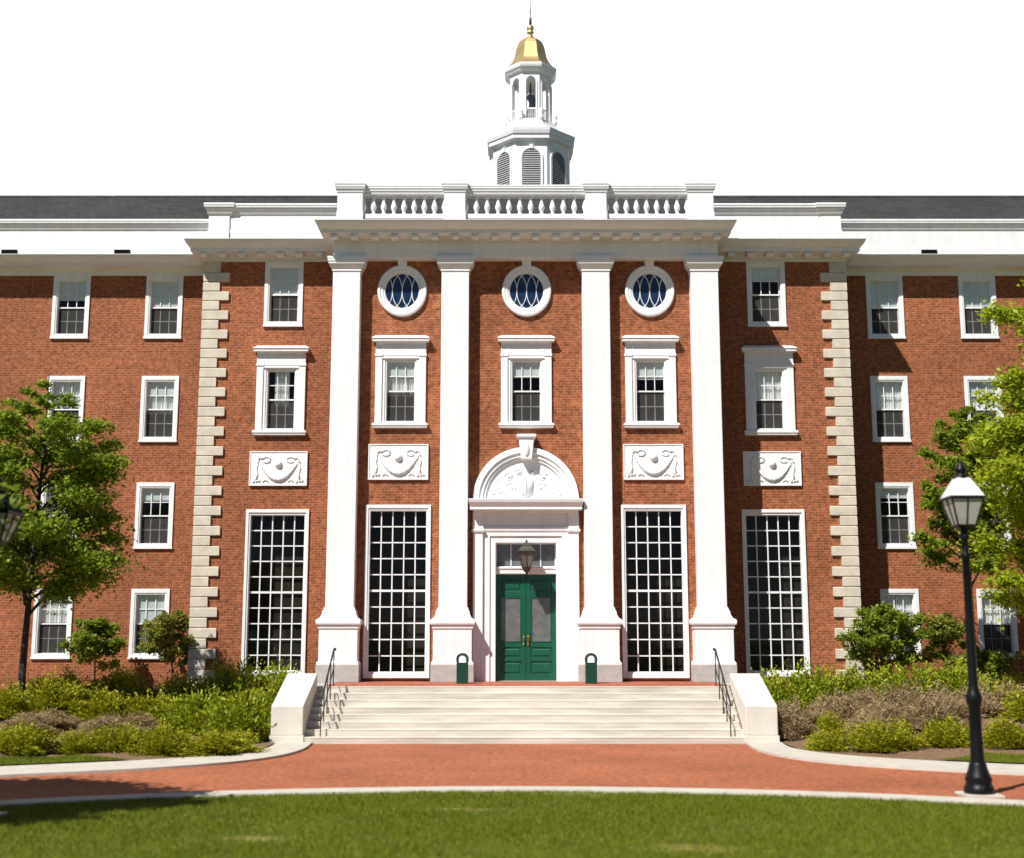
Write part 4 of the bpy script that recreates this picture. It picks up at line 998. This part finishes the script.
for lab, x, y, w, h, mt in (
    ('bright hedge shrub touching the top of the right cheek wall', 6.6, -1.8, 1.5, 1.35, 'leaf_hedge'),
    ('bright hedge shrub under the right tall side window', 7.7, -1.6, 1.7, 1.4, 'leaf_hedge'),
    ('bright hedge shrub before the right quoins', 8.95, -1.5, 1.8, 1.3, 'leaf_hedge'),
    ('bright hedge shrub below the dense dark ornamental shrub at right', 10.2, -1.6, 1.9, 1.25, 'leaf_hedge'),
    ('bright hedge shrub below the airy ornamental shrub by the lamp', 11.6, -1.6, 1.9, 1.2, 'leaf_hedge'),
    ('yellow green hedge shrub at the right edge, halfway up the slope', 11.9, -5.6, 1.5, .8, 'leaf_shrub'),
    ('yellow green hedge shrub right of the lamp pole at the slope top', 13.0, -2.6, 1.6, .85, 'leaf_shrub')):
    shrub(lab, x, y, w, h, mt, group=HR)
for lab, x, y, w, h in (
    ('rounded yellow green shrub by the right kerb, nearest the steps', 6.6, -7.35, .9, .52),
    ('largest wide green shrub in the right front row', 7.75, -7.75, 1.4, .70),
    ('round green shrub left of the lamp base in the right front row', 9.05, -7.9, 1.1, .66),
    ('front row shrub just right of the lamp pole', 10.25, -8.1, 1.15, .66),
    ('front row shrub at the right edge beyond the lamp', 11.4, -8.5, 1.4, .62)):
    shrub(lab, x, y, w, h, 'leaf_shrub', group=FR)
shrub('small bright green tuft among dry stems beside the right cheek wall', 7.35, -4.4, .8, .62, 'leaf_shrub', group=FR)
DG = 'dry brown shrubs on the right slope'
for lab, x, y, w, h in (
    ('dry brown twiggy shrub close beside the right cheek wall', 6.55, -4.2, 1.5, .95),
    ('dry brown shrub behind the small bright green tuft', 7.8, -3.4, 1.7, 1.0),
    ('tall dry brown shrub below the right quoins', 8.9, -3.4, 1.7, 1.05),
    ('dry brown shrub above the largest green front shrub', 8.3, -5.4, 1.6, .85),
    ('dry brown shrub left of the lamp pole, mid slope', 10.0, -3.8, 1.7, 1.0),
    ('dry brown shrub above the round green front shrub', 9.7, -5.6, 1.6, .85),
    ('dry brown shrub right of the lamp pole on the slope', 11.4, -4.6, 1.7, .9)):
    shrub(lab, x, y, w, h, 'dry', 'dry', 'dry_shrub', DG)
for lab, x, y, w, h in (
    ('dry brown tuft on bare mulch below the left slope shrubs', -9.4, -6.3, 1.5, .5),
    ('dry brown tuft at left, uphill of the first front shrub', -11.1, -6.7, 1.6, .5)):
    shrub(lab, x, y, w, h, 'dry', 'dry', 'dry_shrub', 'dry brown tufts on the left slope')
